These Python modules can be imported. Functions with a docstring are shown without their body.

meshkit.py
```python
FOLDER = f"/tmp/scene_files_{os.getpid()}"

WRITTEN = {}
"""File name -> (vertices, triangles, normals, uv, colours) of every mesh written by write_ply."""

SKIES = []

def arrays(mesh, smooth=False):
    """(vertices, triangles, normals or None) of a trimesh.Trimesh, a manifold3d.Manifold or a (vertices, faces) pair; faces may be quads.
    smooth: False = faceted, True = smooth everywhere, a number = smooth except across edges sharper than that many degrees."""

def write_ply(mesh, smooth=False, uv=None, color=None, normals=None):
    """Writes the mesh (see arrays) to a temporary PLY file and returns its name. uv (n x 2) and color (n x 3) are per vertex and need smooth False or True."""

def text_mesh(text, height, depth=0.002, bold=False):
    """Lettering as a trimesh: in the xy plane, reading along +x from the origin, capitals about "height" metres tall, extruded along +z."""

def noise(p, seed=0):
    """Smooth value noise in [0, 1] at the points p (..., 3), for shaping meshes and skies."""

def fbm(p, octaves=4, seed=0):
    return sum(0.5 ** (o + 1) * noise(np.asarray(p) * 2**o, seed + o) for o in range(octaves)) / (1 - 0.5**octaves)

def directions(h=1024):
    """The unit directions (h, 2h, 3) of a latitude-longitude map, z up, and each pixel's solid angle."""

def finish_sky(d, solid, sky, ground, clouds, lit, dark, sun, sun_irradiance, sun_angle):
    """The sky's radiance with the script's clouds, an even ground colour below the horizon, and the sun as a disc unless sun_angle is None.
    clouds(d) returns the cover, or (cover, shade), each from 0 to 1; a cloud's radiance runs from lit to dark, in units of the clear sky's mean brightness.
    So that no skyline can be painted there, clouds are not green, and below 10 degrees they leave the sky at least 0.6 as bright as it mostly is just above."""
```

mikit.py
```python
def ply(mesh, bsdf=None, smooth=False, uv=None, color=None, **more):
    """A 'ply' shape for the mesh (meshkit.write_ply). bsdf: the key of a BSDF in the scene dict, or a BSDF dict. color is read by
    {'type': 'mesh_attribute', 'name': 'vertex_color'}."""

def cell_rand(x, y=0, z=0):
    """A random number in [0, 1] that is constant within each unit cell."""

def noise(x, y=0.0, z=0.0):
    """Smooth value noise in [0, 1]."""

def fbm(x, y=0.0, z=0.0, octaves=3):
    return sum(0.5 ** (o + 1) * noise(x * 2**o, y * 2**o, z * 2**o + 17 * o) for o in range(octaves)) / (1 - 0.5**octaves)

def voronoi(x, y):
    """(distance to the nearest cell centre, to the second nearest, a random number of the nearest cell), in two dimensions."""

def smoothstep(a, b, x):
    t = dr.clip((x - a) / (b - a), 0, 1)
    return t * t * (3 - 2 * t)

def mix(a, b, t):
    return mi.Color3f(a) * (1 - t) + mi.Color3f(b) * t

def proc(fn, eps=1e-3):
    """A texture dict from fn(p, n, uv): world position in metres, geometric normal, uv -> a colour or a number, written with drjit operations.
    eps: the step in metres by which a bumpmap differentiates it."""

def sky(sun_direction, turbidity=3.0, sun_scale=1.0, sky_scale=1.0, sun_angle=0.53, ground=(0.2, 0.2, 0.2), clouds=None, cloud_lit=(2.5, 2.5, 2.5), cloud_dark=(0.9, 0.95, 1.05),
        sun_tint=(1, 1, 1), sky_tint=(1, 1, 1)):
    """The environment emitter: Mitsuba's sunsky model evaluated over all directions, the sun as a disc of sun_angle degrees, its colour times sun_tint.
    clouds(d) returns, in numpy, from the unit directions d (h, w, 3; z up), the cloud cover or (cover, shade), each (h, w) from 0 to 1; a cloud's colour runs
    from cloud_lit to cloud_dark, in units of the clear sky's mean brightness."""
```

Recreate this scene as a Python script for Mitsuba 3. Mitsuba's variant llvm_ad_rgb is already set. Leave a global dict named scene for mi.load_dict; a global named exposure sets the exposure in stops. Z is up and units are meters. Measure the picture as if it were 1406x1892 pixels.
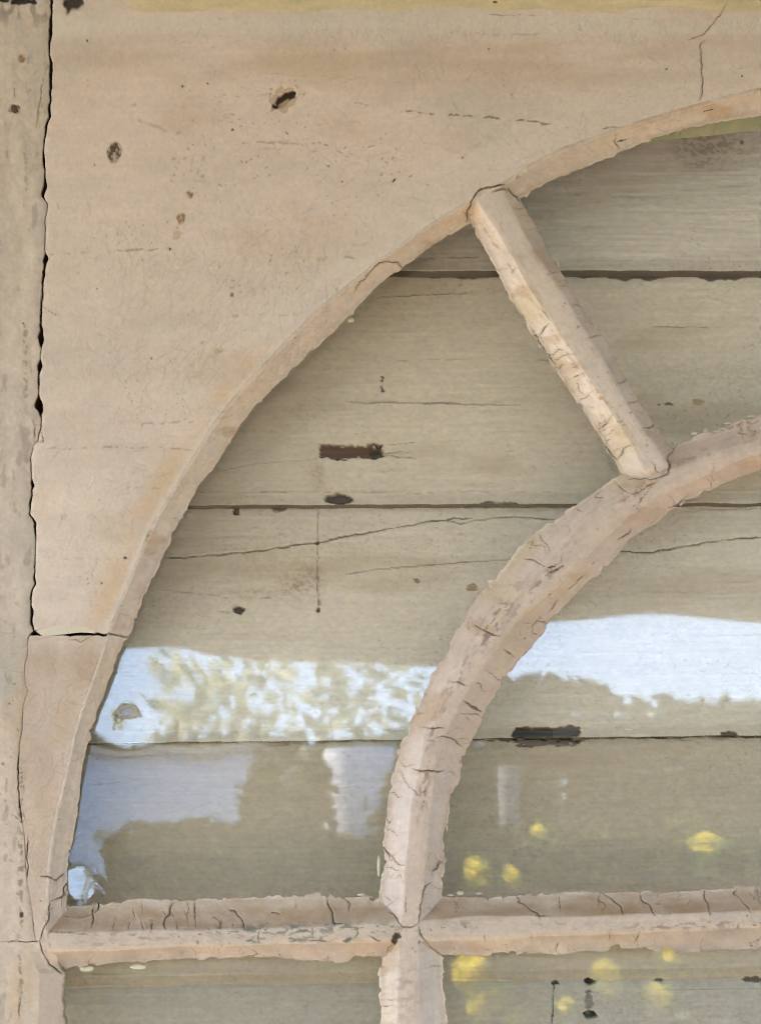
import math, numpy as np, trimesh, mitsuba as mi, mikit, meshkit
import drjit as dr
from scipy.ndimage import map_coordinates, gaussian_filter1d
from scipy.interpolate import PchipInterpolator
from scipy.spatial import cKDTree
from shapely.geometry import Polygon
import shapely

scene, labels = {}, {}
T = mi.ScalarTransform4f

# ------------------------------------------------------------------ camera, sky, exposure
S = 0.28e-3                     # metres on the sash face per unit of the survey grid (x right, y down)
W, H = 1406, 1892
FX, FY = 800.0, 1500.0          # survey point straight in front of the lens
D = 0.45                        # lens to sash face
CAM = np.array([0.0, -D, 1.50])
exposure = 4.75
scene['camera'] = {
    'type': 'perspective', 'fov': math.degrees(2 * math.atan(W * S / 2 / D)), 'fov_axis': 'x',
    'principal_point_offset_x': (W / 2 - FX) / W, 'principal_point_offset_y': (H / 2 - FY) / H,
    'near_clip': 0.01, 'far_clip': 400.0,
    'to_world': T().look_at(origin=CAM.tolist(), target=(CAM + [0, 1, 0]).tolist(), up=[0, 0, 1])}


def low_cloud(d):
    n = meshkit.fbm(d * [5, 5, 14], 4, 3)
    return np.clip(0.70 + 1.3 * (n - 0.45), 0, 1), np.clip(0.25 + 0.6 * (n - 0.5), 0, 1)


SUN = (-0.80, -0.13, 0.60)
scene['sky'] = mikit.sky(SUN, turbidity=3, sun_scale=1.05, sun_angle=1.0, sun_tint=(1.0, 0.98, 0.95), sky_tint=(0.95, 1.0, 1.05), ground=(0.16, 0.17, 0.15), clouds=low_cloud,
                         cloud_lit=(2.2, 2.95, 4.1), cloud_dark=(1.6, 2.15, 3.0))

# ------------------------------------------------------------------ helpers
rng = np.random.default_rng(11)


def at(x, y, Y=0.0):
    """World point at depth Y behind the sash face seen along survey point x, y."""
    x, y, Y = np.broadcast_arrays(np.asarray(x, float), np.asarray(y, float), np.asarray(Y, float))
    k = (D + Y) / D
    return np.stack([(x - FX) * S * k, Y, CAM[2] - (y - FY) * S * k], -1)


def survey(p):
    k = D / (D + p[..., 1])
    return FX + p[..., 0] * k / S, FY - (p[..., 2] - CAM[2]) * k / S


def back(x, y, Y0, Y1):
    """Survey position of what lies straight behind x, y when it goes from depth Y0 to Y1."""
    p = at(x, y, Y0)
    p[..., 1] = Y1
    return survey(p)


_tab = {}


def N(x, y, sx, sy=None, seed=0, octaves=1):
    """Smooth noise about 0 (roughly -1 to 1) with cells of sx by sy survey units."""
    sy = sx if sy is None else sy
    out, amp, tot = 0, 1.0, 0.0
    for o in range(octaves):
        k = seed * 7 + o
        if k not in _tab:
            _tab[k] = np.random.default_rng(1000 + k).normal(size=(128, 128))
        f = 2.0 ** o
        c = np.stack([np.asarray(y, float) * f / sy + 13.7 * k, np.asarray(x, float) * f / sx + 5.1 * k])
        out = out + amp * map_coordinates(_tab[k], c, order=3, mode='grid-wrap', prefilter=False)
        tot += amp * amp
        amp *= 0.55
    return out / math.sqrt(tot) * 1.6


def sm(a, b, x):
    t = np.clip((x - a) / (b - a), 0, 1)
    return t * t * (3 - 2 * t)


def lin(r, g, b):
    c = np.array([r, g, b]) / 255.0
    return np.where(c < 0.04045, c / 12.92, ((c + 0.055) / 1.055) ** 2.4)


def blend(c, to, w):
    w = np.clip(w, 0, 1)[..., None]
    return c * (1 - w) + np.asarray(to) * w


def line(pts, n, smooth=True):
    p = np.asarray(pts, float)
    s = np.concatenate([[0], np.cumsum(np.hypot(*np.diff(p, axis=0).T))])
    q = np.linspace(0, s[-1], n)
    if smooth:
        return np.stack([PchipInterpolator(s, p[:, k])(q) for k in (0, 1)], -1)
    return np.stack([np.interp(q, s, p[:, k]) for k in (0, 1)], -1)


def length(pts):
    return float(np.hypot(*np.diff(np.asarray(pts, float), axis=0).T).sum())


def grid_faces(n, m):
    i, j = np.meshgrid(np.arange(n - 1), np.arange(m - 1), indexing='ij')
    a = (i * m + j).ravel()
    return np.stack([a, a + 1, a + m + 1, a + m], -1)


def face_front(v, f):
    """Turn the triangles of a surface so that most of it looks towards -y."""
    f = np.vstack([f[:, [0, 1, 2]], f[:, [0, 2, 3]]]) if f.shape[1] == 4 else f
    n = np.cross(v[f[:, 1]] - v[f[:, 0]], v[f[:, 2]] - v[f[:, 0]])
    return f if n[:, 1].sum() < 0 else f[:, ::-1]


def put(key, v, f, bsdf, color=None, smooth=True):
    scene[key] = mikit.ply(trimesh.Trimesh(v, face_front(v, f), process=False), bsdf, smooth=smooth, color=color)


def numbered(key):
    if key not in scene and key not in labels:
        return key
    k = 1
    while f'{key}_{k:03d}' in scene or f'{key}_{k:03d}' in labels:
        k += 1
    return f'{key}_{k:03d}'


# ------------------------------------------------------------------ materials
def painted(rough, bump, eps, fn):
    return {'type': 'twosided', 'b': {'type': 'bumpmap', 'tex': mikit.proc(fn, eps), 'scale': 1.0,
            'b': {'type': 'principled', 'base_color': {'type': 'mesh_attribute', 'name': 'vertex_color'}, 'roughness': rough, 'specular': 0.35}}}


scene['sash_paint'] = painted(0.42, 1, 2e-4, lambda p, n, uv: 0.00006 * mikit.fbm(p.x * 1400, p.y * 1400, p.z * 1400, 2))
scene['board_paint'] = painted(0.38, 1, 2e-4, lambda p, n, uv: 0.00007 * mikit.fbm(p.x * 90, p.y * 900, p.z * 1500, 3))
scene['window_glass'] = {'type': 'bumpmap', 'scale': 1.0, 'b': {'type': 'thindielectric', 'int_ior': 1.53},      # old, finely pitted sheet
                         'tex': mikit.proc(lambda p, n, uv: 5e-7 * mikit.noise(p.x * 5200, p.z * 5200, 3.0), 3e-5)}
scene['rust'] = {'type': 'principled', 'base_color': {'type': 'rgb', 'value': [0.09, 0.05, 0.028]}, 'roughness': 0.8}
scene['old_wood'] = {'type': 'twosided', 'b': {'type': 'principled', 'roughness': 0.9, 'base_color': mikit.proc(
    lambda p, n, uv: mikit.mix((0.05, 0.035, 0.025), (0.16, 0.12, 0.09), mikit.fbm(p.x * 600, p.y * 600, p.z * 60, 3)))}}
scene['chalky_paint'] = {'type': 'twosided', 'b': {'type': 'diffuse', 'reflectance': {'type': 'rgb', 'value': [0.5, 0.5, 0.42]}}}
scene['leaf'] = {'type': 'twosided', 'b': {'type': 'diffuse', 'reflectance': mikit.proc(lambda p, n, uv: mikit.mix((0.025, 0.04, 0.012), (0.07, 0.10, 0.03), mikit.noise(p.x * 20, p.y * 20, p.z * 20)))}}
scene['rose_petal'] = {'type': 'principledthin', 'base_color': {'type': 'rgb', 'value': [0.96, 0.90, 0.16]}, 'roughness': 0.6, 'diff_trans': 1.0}
scene['fresh_leaf'] = {'type': 'principledthin', 'base_color': {'type': 'rgb', 'value': [0.16, 0.30, 0.05]}, 'roughness': 0.45, 'diff_trans': 1.0}
scene['pale_leaf'] = {'type': 'principledthin', 'base_color': mikit.proc(lambda p, n, uv: mikit.mix((0.30, 0.36, 0.22), (0.68, 0.72, 0.58), mikit.noise(p.x * 5, p.y * 5, p.z * 5))), 'roughness': 0.6, 'diff_trans': 1.0}
scene['post_paint'] = {'type': 'diffuse', 'reflectance': {'type': 'rgb', 'value': [0.20, 0.23, 0.28]}}
scene['white_paint'] = {'type': 'twosided', 'b': {'type': 'diffuse', 'reflectance': {'type': 'rgb', 'value': [0.62, 0.72, 0.88]}}}
scene['ceiling_paint'] = {'type': 'twosided', 'b': {'type': 'diffuse', 'reflectance': {'type': 'rgb', 'value': [0.55, 0.505, 0.44]}}}
scene['lawn'] = {'type': 'diffuse', 'reflectance': mikit.proc(lambda p, n, uv: mikit.mix((0.13, 0.145, 0.125), (0.19, 0.20, 0.18), mikit.fbm(p.x * 3, p.y * 3, 0, 3)))}

# ------------------------------------------------------------------ colours of the paints
CREAM = lin(206, 187, 169)
PINK = lin(196, 174, 155)
STAIN = lin(191, 167, 141)
YELLOW = lin(203, 184, 144)
GREY = lin(178, 168, 154)
DIRT_SHADE = lin(42, 30, 20)
OCHRE = lin(192, 172, 138)
GREEN = lin(164, 164, 128)
BOARD = lin(212, 202, 184)
BOARD_WOOD = lin(92, 80, 70)
BROWN = lin(70, 38, 26)

# ------------------------------------------------------------------ cracks of the sash: polyline, width, depth in mm
CR = [
    ([(90, 115), (84, 130), (78, 160), (70, 215), (66, 235)], 1.5, .3),
    ([(1343, 3), (1335, 20), (1325, 32), (1310, 50), (1300, 62), (1285, 68), (1272, 72)], 1.4, .3),
    ([(1300, 72), (1292, 85), (1297, 98), (1296, 110), (1298, 135), (1297, 160), (1295, 188)], 1.9, .4),
    ([(655, 540), (665, 520), (676, 512), (690, 497), (700, 485), (715, 480), (735, 482), (745, 497), (752, 505)], 2.2, .6),
    ([(672, 505), (682, 512)], 1.6, .4), ([(704, 476), (709, 483)], 1.6, .4),
    ([(1138, 247), (1136, 258), (1142, 270), (1143, 279)], 1.8, .5),
    ([(862, 408), (866, 385), (868, 372), (880, 355), (900, 345), (920, 341), (932, 339)], 2.6, .9),
    ([(934, 339), (938, 343), (948, 358), (960, 370)], 2.2, .8),
    ([(1083, 624), (1095, 622), (1111, 618)], 2.2, .6), ([(1137, 710), (1150, 705), (1161, 696)], 2.4, .6),
    ([(1159, 747), (1172, 741), (1184, 734)], 2.4, .6), ([(1187, 791), (1200, 788), (1210, 778)], 2.4, .6),
    ([(1013, 507), (1028, 501)], 1.8, .5), ([(1092, 643), (1096, 650)], 1.4, .4),
    ([(995, 619), (1005, 610), (1015, 596)], 2.0, .5), ([(945, 503), (955, 493)], 1.6, .4), ([(966, 530), (974, 526)], 1.5, .4),
    ([(1022, 668), (1035, 660), (1050, 655), (1060, 656)], 1.6, .4), ([(1050, 680), (1065, 676), (1070, 668)], 1.6, .4),
    ([(1107, 792), (1116, 787), (1128, 774)], 2.0, .5), ([(1140, 846), (1148, 838), (1153, 828), (1165, 824), (1171, 818)], 2.2, .6),
    ([(983, 610), (992, 622), (1003, 640), (1025, 672)], 2.4, .7), ([(1030, 690), (1040, 706), (1062, 738), (1078, 765), (1092, 790)], 1.7, .5),
    ([(1105, 800), (1115, 815), (1130, 838), (1141, 848)], 2.2, .7), ([(962, 480), (975, 505)], 1.3, .3),
    ([(1065, 700), (1072, 720), (1080, 730)], 1.4, .3), ([(995, 567), (1010, 580), (1016, 592)], 1.4, .3),
    ([(1238, 822), (1247, 829), (1245, 837), (1235, 843), (1233, 850), (1237, 862), (1234, 872), (1225, 880), (1210, 885), (1195, 882), (1180, 886), (1160, 884)], 2.2, .8),
    ([(1135, 890), (1148, 902), (1162, 912)], 2.0, .6), ([(1162, 912), (1180, 906), (1195, 898), (1212, 892)], 1.7, .4),
    ([(969, 1028), (985, 1035), (1006, 1046)], 2.0, .5), ([(1014, 1048), (1024, 1045)], 6, .9), ([(1018, 1058), (1030, 1052), (1041, 1045)], 4, .9),
    ([(876, 1153), (890, 1160), (905, 1170), (925, 1175)], 2.8, .8), ([(932, 1198), (940, 1204), (949, 1212)], 3.2, .8),
    ([(827, 1260), (845, 1259), (862, 1267)], 2.4, .6), ([(855, 1294), (870, 1303), (888, 1315)], 4.2, 1.0),
    ([(775, 1340), (795, 1345), (821, 1346)], 2.4, .6), ([(808, 1361), (825, 1362), (840, 1368), (853, 1378)], 2.6, .7),
    ([(788, 1369), (806, 1368)], 2.0, .5), ([(858, 1374), (868, 1372)], 1.6, .4),
    ([(762, 1421), (785, 1424), (820, 1423)], 2.8, .7), ([(740, 1425), (752, 1448), (770, 1470), (779, 1473)], 1.7, .4),
    ([(706, 1560), (712, 1573), (725, 1583), (735, 1597), (747, 1598)], 2.4, .7),
    ([(1165, 970), (1160, 985), (1140, 997)], 2.0, .6), ([(1105, 1033), (1090, 1048)], 2.6, .8), ([(1082, 1058), (1070, 1070), (1048, 1092)], 2.4, .7),
    ([(1030, 1108), (1020, 1122), (1008, 1133)], 2.8, .8), ([(1236, 937), (1250, 930), (1266, 918)], 2.4, .6), ([(1290, 918), (1330, 900), (1350, 893)], 1.8, .5),
    ([(1318, 855), (1316, 880), (1322, 893)], 1.2, .3), ([(975, 1160), (990, 1150), (998, 1140)], 1.4, .4), ([(962, 1185), (978, 1172)], 1.4, .4),
    ([(1033, 1065), (1040, 1080)], 1.4, .3), ([(958, 1163), (962, 1172)], 1.4, .3),
    ([(818, 1588), (805, 1605), (796, 1615)], 3.0, .8), ([(797, 1630), (786, 1640), (780, 1655), (777, 1690), (774, 1708), (760, 1715), (745, 1713), (738, 1702), (730, 1690), (716, 1685)], 2.3, .8),
    ([(774, 1710), (777, 1725), (790, 1745), (805, 1755), (816, 1767)], 2.2, .7),
    ([(710, 1655), (728, 1671)], 1.5, .3), ([(742, 1714), (738, 1728)], 1.8, .5), ([(735, 1740), (716, 1752), (712, 1765)], 1.8, .5),
    ([(604, 1657), (606, 1670), (615, 1685), (617, 1705), (640, 1707)], 3.0, .9),
    ([(172, 1672), (170, 1686), (173, 1700), (168, 1716)], 3.2, .9), ([(160, 1712), (155, 1722)], 1.6, .4), ([(213, 1698), (210, 1723)], 2.2, .6), ([(212, 1692), (218, 1703)], 1.6, .4),
    ([(262, 1703), (267, 1719)], 2.0, .6), ([(281, 1698), (280, 1722)], 2.2, .6), ([(268, 1704), (288, 1700)], 1.6, .4), ([(248, 1675), (250, 1700)], 1.5, .4),
    ([(320, 1666), (314, 1690), (306, 1698), (307, 1718)], 3.0, .9), ([(361, 1668), (360, 1690), (358, 1719)], 2.4, .7), ([(325, 1702), (326, 1719)], 2.0, .6),
    ([(301, 1684), (306, 1695)], 1.8, .5), ([(338, 1682), (350, 1698)], 1.6, .4), ([(418, 1683), (433, 1682), (440, 1693), (450, 1705), (452, 1719)], 2.4, .7),
    ([(408, 1695), (408, 1717)], 2.0, .5), ([(385, 1695), (397, 1694), (408, 1706)], 1.6, .4), ([(432, 1698), (430, 1716)], 2.0, .5), ([(475, 1704), (477, 1718)], 2, .5),
    ([(546, 1682), (547, 1694)], 1.8, .5), ([(553, 1700), (554, 1718)], 1.6, .4), ([(593, 1696), (594, 1708)], 1.8, .5), ([(497, 1690), (510, 1687), (525, 1686)], 2.4, .7),
    ([(478, 1712), (478, 1745)], 1.6, .4), ([(580, 1705), (579, 1738)], 1.6, .4), ([(655, 1712), (662, 1725), (652, 1738)], 1.6, .4), ([(605, 1740), (620, 1735)], 1.8, .4),
    ([(560, 1740), (580, 1737), (612, 1742)], 1.8, .4), ([(680, 1728), (695, 1735), (710, 1740)], 1.8, .4),
    ([(953, 1654), (962, 1667), (980, 1680), (994, 1687), (998, 1698)], 2.6, .8), ([(1113, 1649), (1130, 1662), (1148, 1675), (1151, 1694)], 2.6, .8),
    ([(1183, 1648), (1186, 1662), (1198, 1673), (1208, 1693)], 2.4, .8), ([(1302, 1645), (1302, 1660), (1309, 1680), (1311, 1691)], 2.8, .8),
    ([(1360, 1642), (1355, 1652), (1370, 1663), (1383, 1675), (1387, 1687)], 2.8, .8), ([(1254, 1648), (1254, 1656)], 2.4, .6), ([(1035, 1662), (1037, 1669)], 1.5, .4),
    ([(980, 1693), (1015, 1692)], 2.2, .5), ([(1220, 1688), (1240, 1689)], 3.0, .6), ([(1336, 1680), (1338, 1690)], 2, .5), ([(1370, 1701), (1374, 1709)], 2, .5),
    ([(985, 1726), (984, 1741)], 2.4, .6), ([(1031, 1735), (1028, 1748), (1027, 1758)], 2.8, .7), ([(1126, 1718), (1127, 1740)], 2.4, .6), ([(1181, 1722), (1175, 1735), (1172, 1743)], 3.0, .8),
    ([(894, 1727), (895, 1742)], 1.8, .5), ([(897, 1754), (905, 1758)], 3, .7), ([(1390, 1745), (1406, 1732)], 2.0, .5),
    ([(122, 1612), (112, 1620), (103, 1627), (95, 1622), (75, 1619)], 2.2, .6), ([(122, 1650), (110, 1657), (92, 1665), (88, 1697), (80, 1722), (73, 1739)], 2.6, .8),
    ([(73, 1739), (55, 1740), (15, 1739)], 1.8, .5), ([(73, 1739), (80, 1760), (84, 1770), (96, 1783), (108, 1796), (114, 1800)], 2.6, .8),
    ([(65, 1665), (88, 1666)], 1.6, .4),
    ([(51, 1546), (52, 1570), (51, 1590), (53, 1622)], 2.0, .6), ([(34, 1392), (34, 1456), (38, 1480), (39, 1520)], 2.4, .6), ([(37, 1840), (36, 1880)], 2, .5),
    ([(180, 1172), (150, 1184), (130, 1182)], 1.2, .3), ([(205, 1150), (213, 1138)], 1.5, .4),
    ([(78, 565), (86, 573), (100, 579), (108, 580)], 1.3, .3), ([(60, 772), (64, 785), (63, 805), (62, 817)], 1.8, .5), ([(64, 785), (80, 785)], 1.2, .3), ([(66, 815), (80, 813), (76, 795)], 1.4, .4),
    ([(704, 1827), (712, 1828)], 1.6, .4), ([(703, 1860), (726, 1857)], 1.8, .5), ([(793, 1822), (788, 1826)], 1.5, .3), ([(320, 955), (333, 965)], 1.2, .3),
    ([(95, 1722), (130, 1724), (170, 1730)], 1.2, .2), ([(700, 1757), (680, 1762)], 1.6, .4), ([(1140, 750), (1150, 748)], 1.4, .3),
]
# outlines of the four bars: left or upper edge, its arris, the other arris, the other edge
DIAG = ([(836, 352), (872, 418), (884, 436), (912, 488), (950, 560), (1000, 640), (1050, 716), (1100, 792), (1132, 848), (1160, 905), (1180, 945)],
        [(876, 360), (895, 395), (915, 425), (950, 485), (995, 556), (1035, 620), (1090, 705), (1140, 782), (1165, 822), (1190, 868), (1212, 910)],
        [(930, 350), (955, 400), (975, 440), (1030, 526), (1105, 645), (1169, 756), (1219, 832), (1235, 862), (1256, 905)],
        [(952, 352), (975, 392), (1002, 440), (1032, 497), (1062, 546), (1112, 621), (1152, 690), (1187, 752), (1232, 815), (1262, 860), (1285, 900)])
CURV = ([(690, 1740), (698, 1680), (703, 1640), (711, 1590), (706, 1560), (712, 1510), (728, 1425), (745, 1368), (775, 1300), (802, 1245), (832, 1190), (862, 1130), (888, 1094), (915, 1068), (940, 1035), (962, 1010), (990, 984), (1040, 950), (1090, 915), (1145, 880), (1195, 850), (1240, 826), (1280, 809), (1340, 788), (1406, 766), (1500, 745), (1600, 730)],
        [(738, 1740), (743, 1690), (745, 1662), (749, 1591), (757, 1509), (770, 1450), (783, 1388), (805, 1330), (835, 1275), (868, 1215), (906, 1163), (949, 1106), (1013, 1040), (1084, 962), (1155, 912), (1210, 880), (1270, 852), (1340, 828), (1406, 808), (1500, 786), (1600, 770)],
        [(776, 1740), (778, 1690), (782, 1640), (788, 1563), (795, 1499), (808, 1413), (830, 1345), (862, 1282), (895, 1228), (927, 1184), (977, 1128), (1048, 1067), (1119, 989), (1165, 952), (1212, 921), (1270, 892), (1340, 862), (1406, 838), (1500, 815), (1600, 800)],
        [(828, 1740), (824, 1700), (816, 1641), (821, 1591), (820, 1559), (828, 1520), (831, 1492), (845, 1445), (856, 1413), (872, 1372), (906, 1302), (942, 1241), (1009, 1160), (1066, 1092), (1119, 1049), (1169, 992), (1226, 957), (1262, 930), (1322, 900), (1406, 868), (1500, 842), (1600, 825)])
HORZ = ([(70, 1682), (128, 1674), (175, 1672), (215, 1668), (250, 1660), (320, 1664), (380, 1663), (440, 1659), (500, 1657), (600, 1655), (700, 1658), (815, 1655), (906, 1657), (1000, 1652), (1048, 1650), (1155, 1648), (1260, 1646), (1350, 1641), (1406, 1638), (1600, 1632)],
        [(70, 1722), (200, 1722), (300, 1718), (450, 1717), (600, 1709), (750, 1702), (820, 1696), (906, 1692), (1048, 1692), (1155, 1691), (1260, 1688), (1406, 1684), (1600, 1676)],
        [(70, 1760), (140, 1757), (250, 1754), (400, 1747), (600, 1744), (720, 1740), (820, 1738), (906, 1734), (1048, 1728), (1155, 1724), (1280, 1718), (1406, 1714), (1600, 1706)],
        [(70, 1800), (117, 1790), (171, 1785), (199, 1781), (245, 1778), (306, 1776), (402, 1767), (500, 1770), (600, 1777), (642, 1778), (656, 1768), (700, 1770), (816, 1765), (877, 1767), (930, 1763), (1023, 1762), (1100, 1757), (1166, 1752), (1262, 1758), (1406, 1751), (1600, 1745)])
VERT = ([(716, 1690), (714, 1752), (705, 1780), (702, 1829), (704, 1872), (703, 1920), (703, 2000)], [(738, 1690), (735, 1760), (733, 1830), (731, 1892), (730, 2000)],
        [(773, 1690), (776, 1760), (778, 1830), (781, 1892), (784, 2000)], [(806, 1690), (815, 1768), (820, 1819), (824, 1860), (827, 1892), (832, 2000)])

r = np.random.default_rng(77)
for bar, gap in ((DIAG, 40), (CURV, 48), (HORZ, 46), (VERT, 46)):         # short cracks across the putty slopes
    for e_, a_ in ((0, 1), (3, 2)):
        L_ = length(bar[e_])
        p_, q_ = line(bar[e_], 400), line(bar[a_], 400)
        for k in range(int(L_ / gap)):
            t0 = r.integers(4, 396)
            u0, u1 = (0, r.uniform(.25, 1.0)) if r.random() < .6 else sorted(r.uniform(0, 1.1, 2))
            if u1 - u0 < .2:
                continue
            pts = [p_[np.clip(t0 + int(r.normal() * 2), 0, 399)] * (1 - u) + q_[np.clip(t0 + int(r.normal() * 2), 0, 399)] * u for u in np.linspace(u0, u1, 4)]
            CR.append(([tuple(p) for p in pts], r.uniform(.8, 1.5), r.uniform(.2, .5)))
# light scratches and pencil-like streaks in the paint, broken up along their length: polyline, width, strength
STREAK = [
    ([(730, 203), (800, 208), (870, 213), (950, 220), (1050, 232)], 2.6, .75), ([(640, 290), (680, 272), (712, 256)], 2.6, .6), ([(648, 188), (712, 194)], 1.4, .5),
    ([(90, 470), (130, 466), (180, 462), (250, 460), (320, 458)], 2.0, .6), ([(88, 828), (150, 827), (250, 826), (355, 829)], 2.0, .55),
    ([(425, 581), (500, 582), (550, 580)], 3.0, .35), ([(570, 476), (640, 473), (665, 476)], 2.2, .45), ([(205, 781), (260, 782), (310, 780), (360, 778)], 3.0, .4),
    ([(225, 900), (310, 901)], 1.6, .35), ([(450, 262), (540, 262), (600, 266), (640, 286)], 3.0, .35), ([(247, 217), (300, 237), (345, 247)], 4.0, .3),
    ([(375, 240), (380, 270), (370, 310), (360, 335)], 2.0, .35), ([(1108, 236), (1140, 233)], 1.6, .6), ([(970, 228), (1050, 233)], 1.8, .6), ([(906, 25), (1000, 26)], 1.4, .5),
    ([(450, 175), (560, 172)], 1.3, .3), ([(385, 165), (430, 178), (480, 168)], 1.6, .4), ([(820, 60), (1000, 62)], 1.2, .3), ([(90, 1030), (250, 1032)], 1.2, .25),
    ([(45, 260), (50, 350)], 5, .35), ([(46, 600), (47, 750)], 7, .45), ([(37, 1400), (40, 1480), (38, 1640), (40, 1720)], 7, .6), ([(38, 1750), (38, 1880)], 5, .55),
    ([(12, 1420), (10, 1600)], 4, .4), ([(32, 1640), (34, 1660)], 9, .5), ([(28, 155), (27, 200), (25, 215)], 1.5, .6),
    ([(880, 400), (960, 520), (1060, 670), (1160, 790)], 3, .3), ([(1280, 790), (1310, 800), (1400, 775)], 5, .45), ([(820, 930), (900, 905)], 2, .3),
]


def samples(items, step, jit, seed):
    r = np.random.default_rng(seed)
    P, Wd, K = [], [], []
    for pts, w, k in items:
        n = max(4, int(length(pts) / step))
        q = line(pts, n, False)
        u = np.arange(n) * step
        off = N(u, u * 0 + r.uniform(0, 999), 9, 1, 40 + r.integers(5)) * jit + N(u, u * 0 + r.uniform(0, 999), 3.2, 1, 46) * jit * .45
        t = np.gradient(q, axis=0)
        t /= np.linalg.norm(t, axis=1, keepdims=True) + 1e-9
        q = q + off[:, None] * np.stack([-t[:, 1], t[:, 0]], -1)
        taper = np.clip(np.minimum(np.arange(n), np.arange(n)[::-1]) * step / 10, 0.35, 1)
        P.append(q), Wd.append(w * taper * (1 + .35 * N(u, u * 0 + r.uniform(0, 999), 12, 1, 51))), K.append(np.full(n, k))
    return cKDTree(np.vstack(P)), np.concatenate(Wd), np.concatenate(K)


def hairlines(n, box, inside, seed, lmin, lmax, around=None, spread=3.2):
    r = np.random.default_rng(seed)
    out = []
    while len(out) < n:
        x, y = r.uniform(box[0], box[2]), r.uniform(box[1], box[3])
        if not inside(x, y):
            continue
        a = (around + r.normal() * spread) if around is not None else r.uniform(0, 2 * np.pi)
        L, pts = r.uniform(lmin, lmax), [(x, y)]
        for _ in range(3):
            a += r.normal() * .3
            pts.append((pts[-1][0] + L / 3 * math.cos(a), pts[-1][1] + L / 3 * math.sin(a)))
        out.append((pts, r.uniform(.7, 1.4), r.uniform(.25, .9)))
    return out


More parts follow.
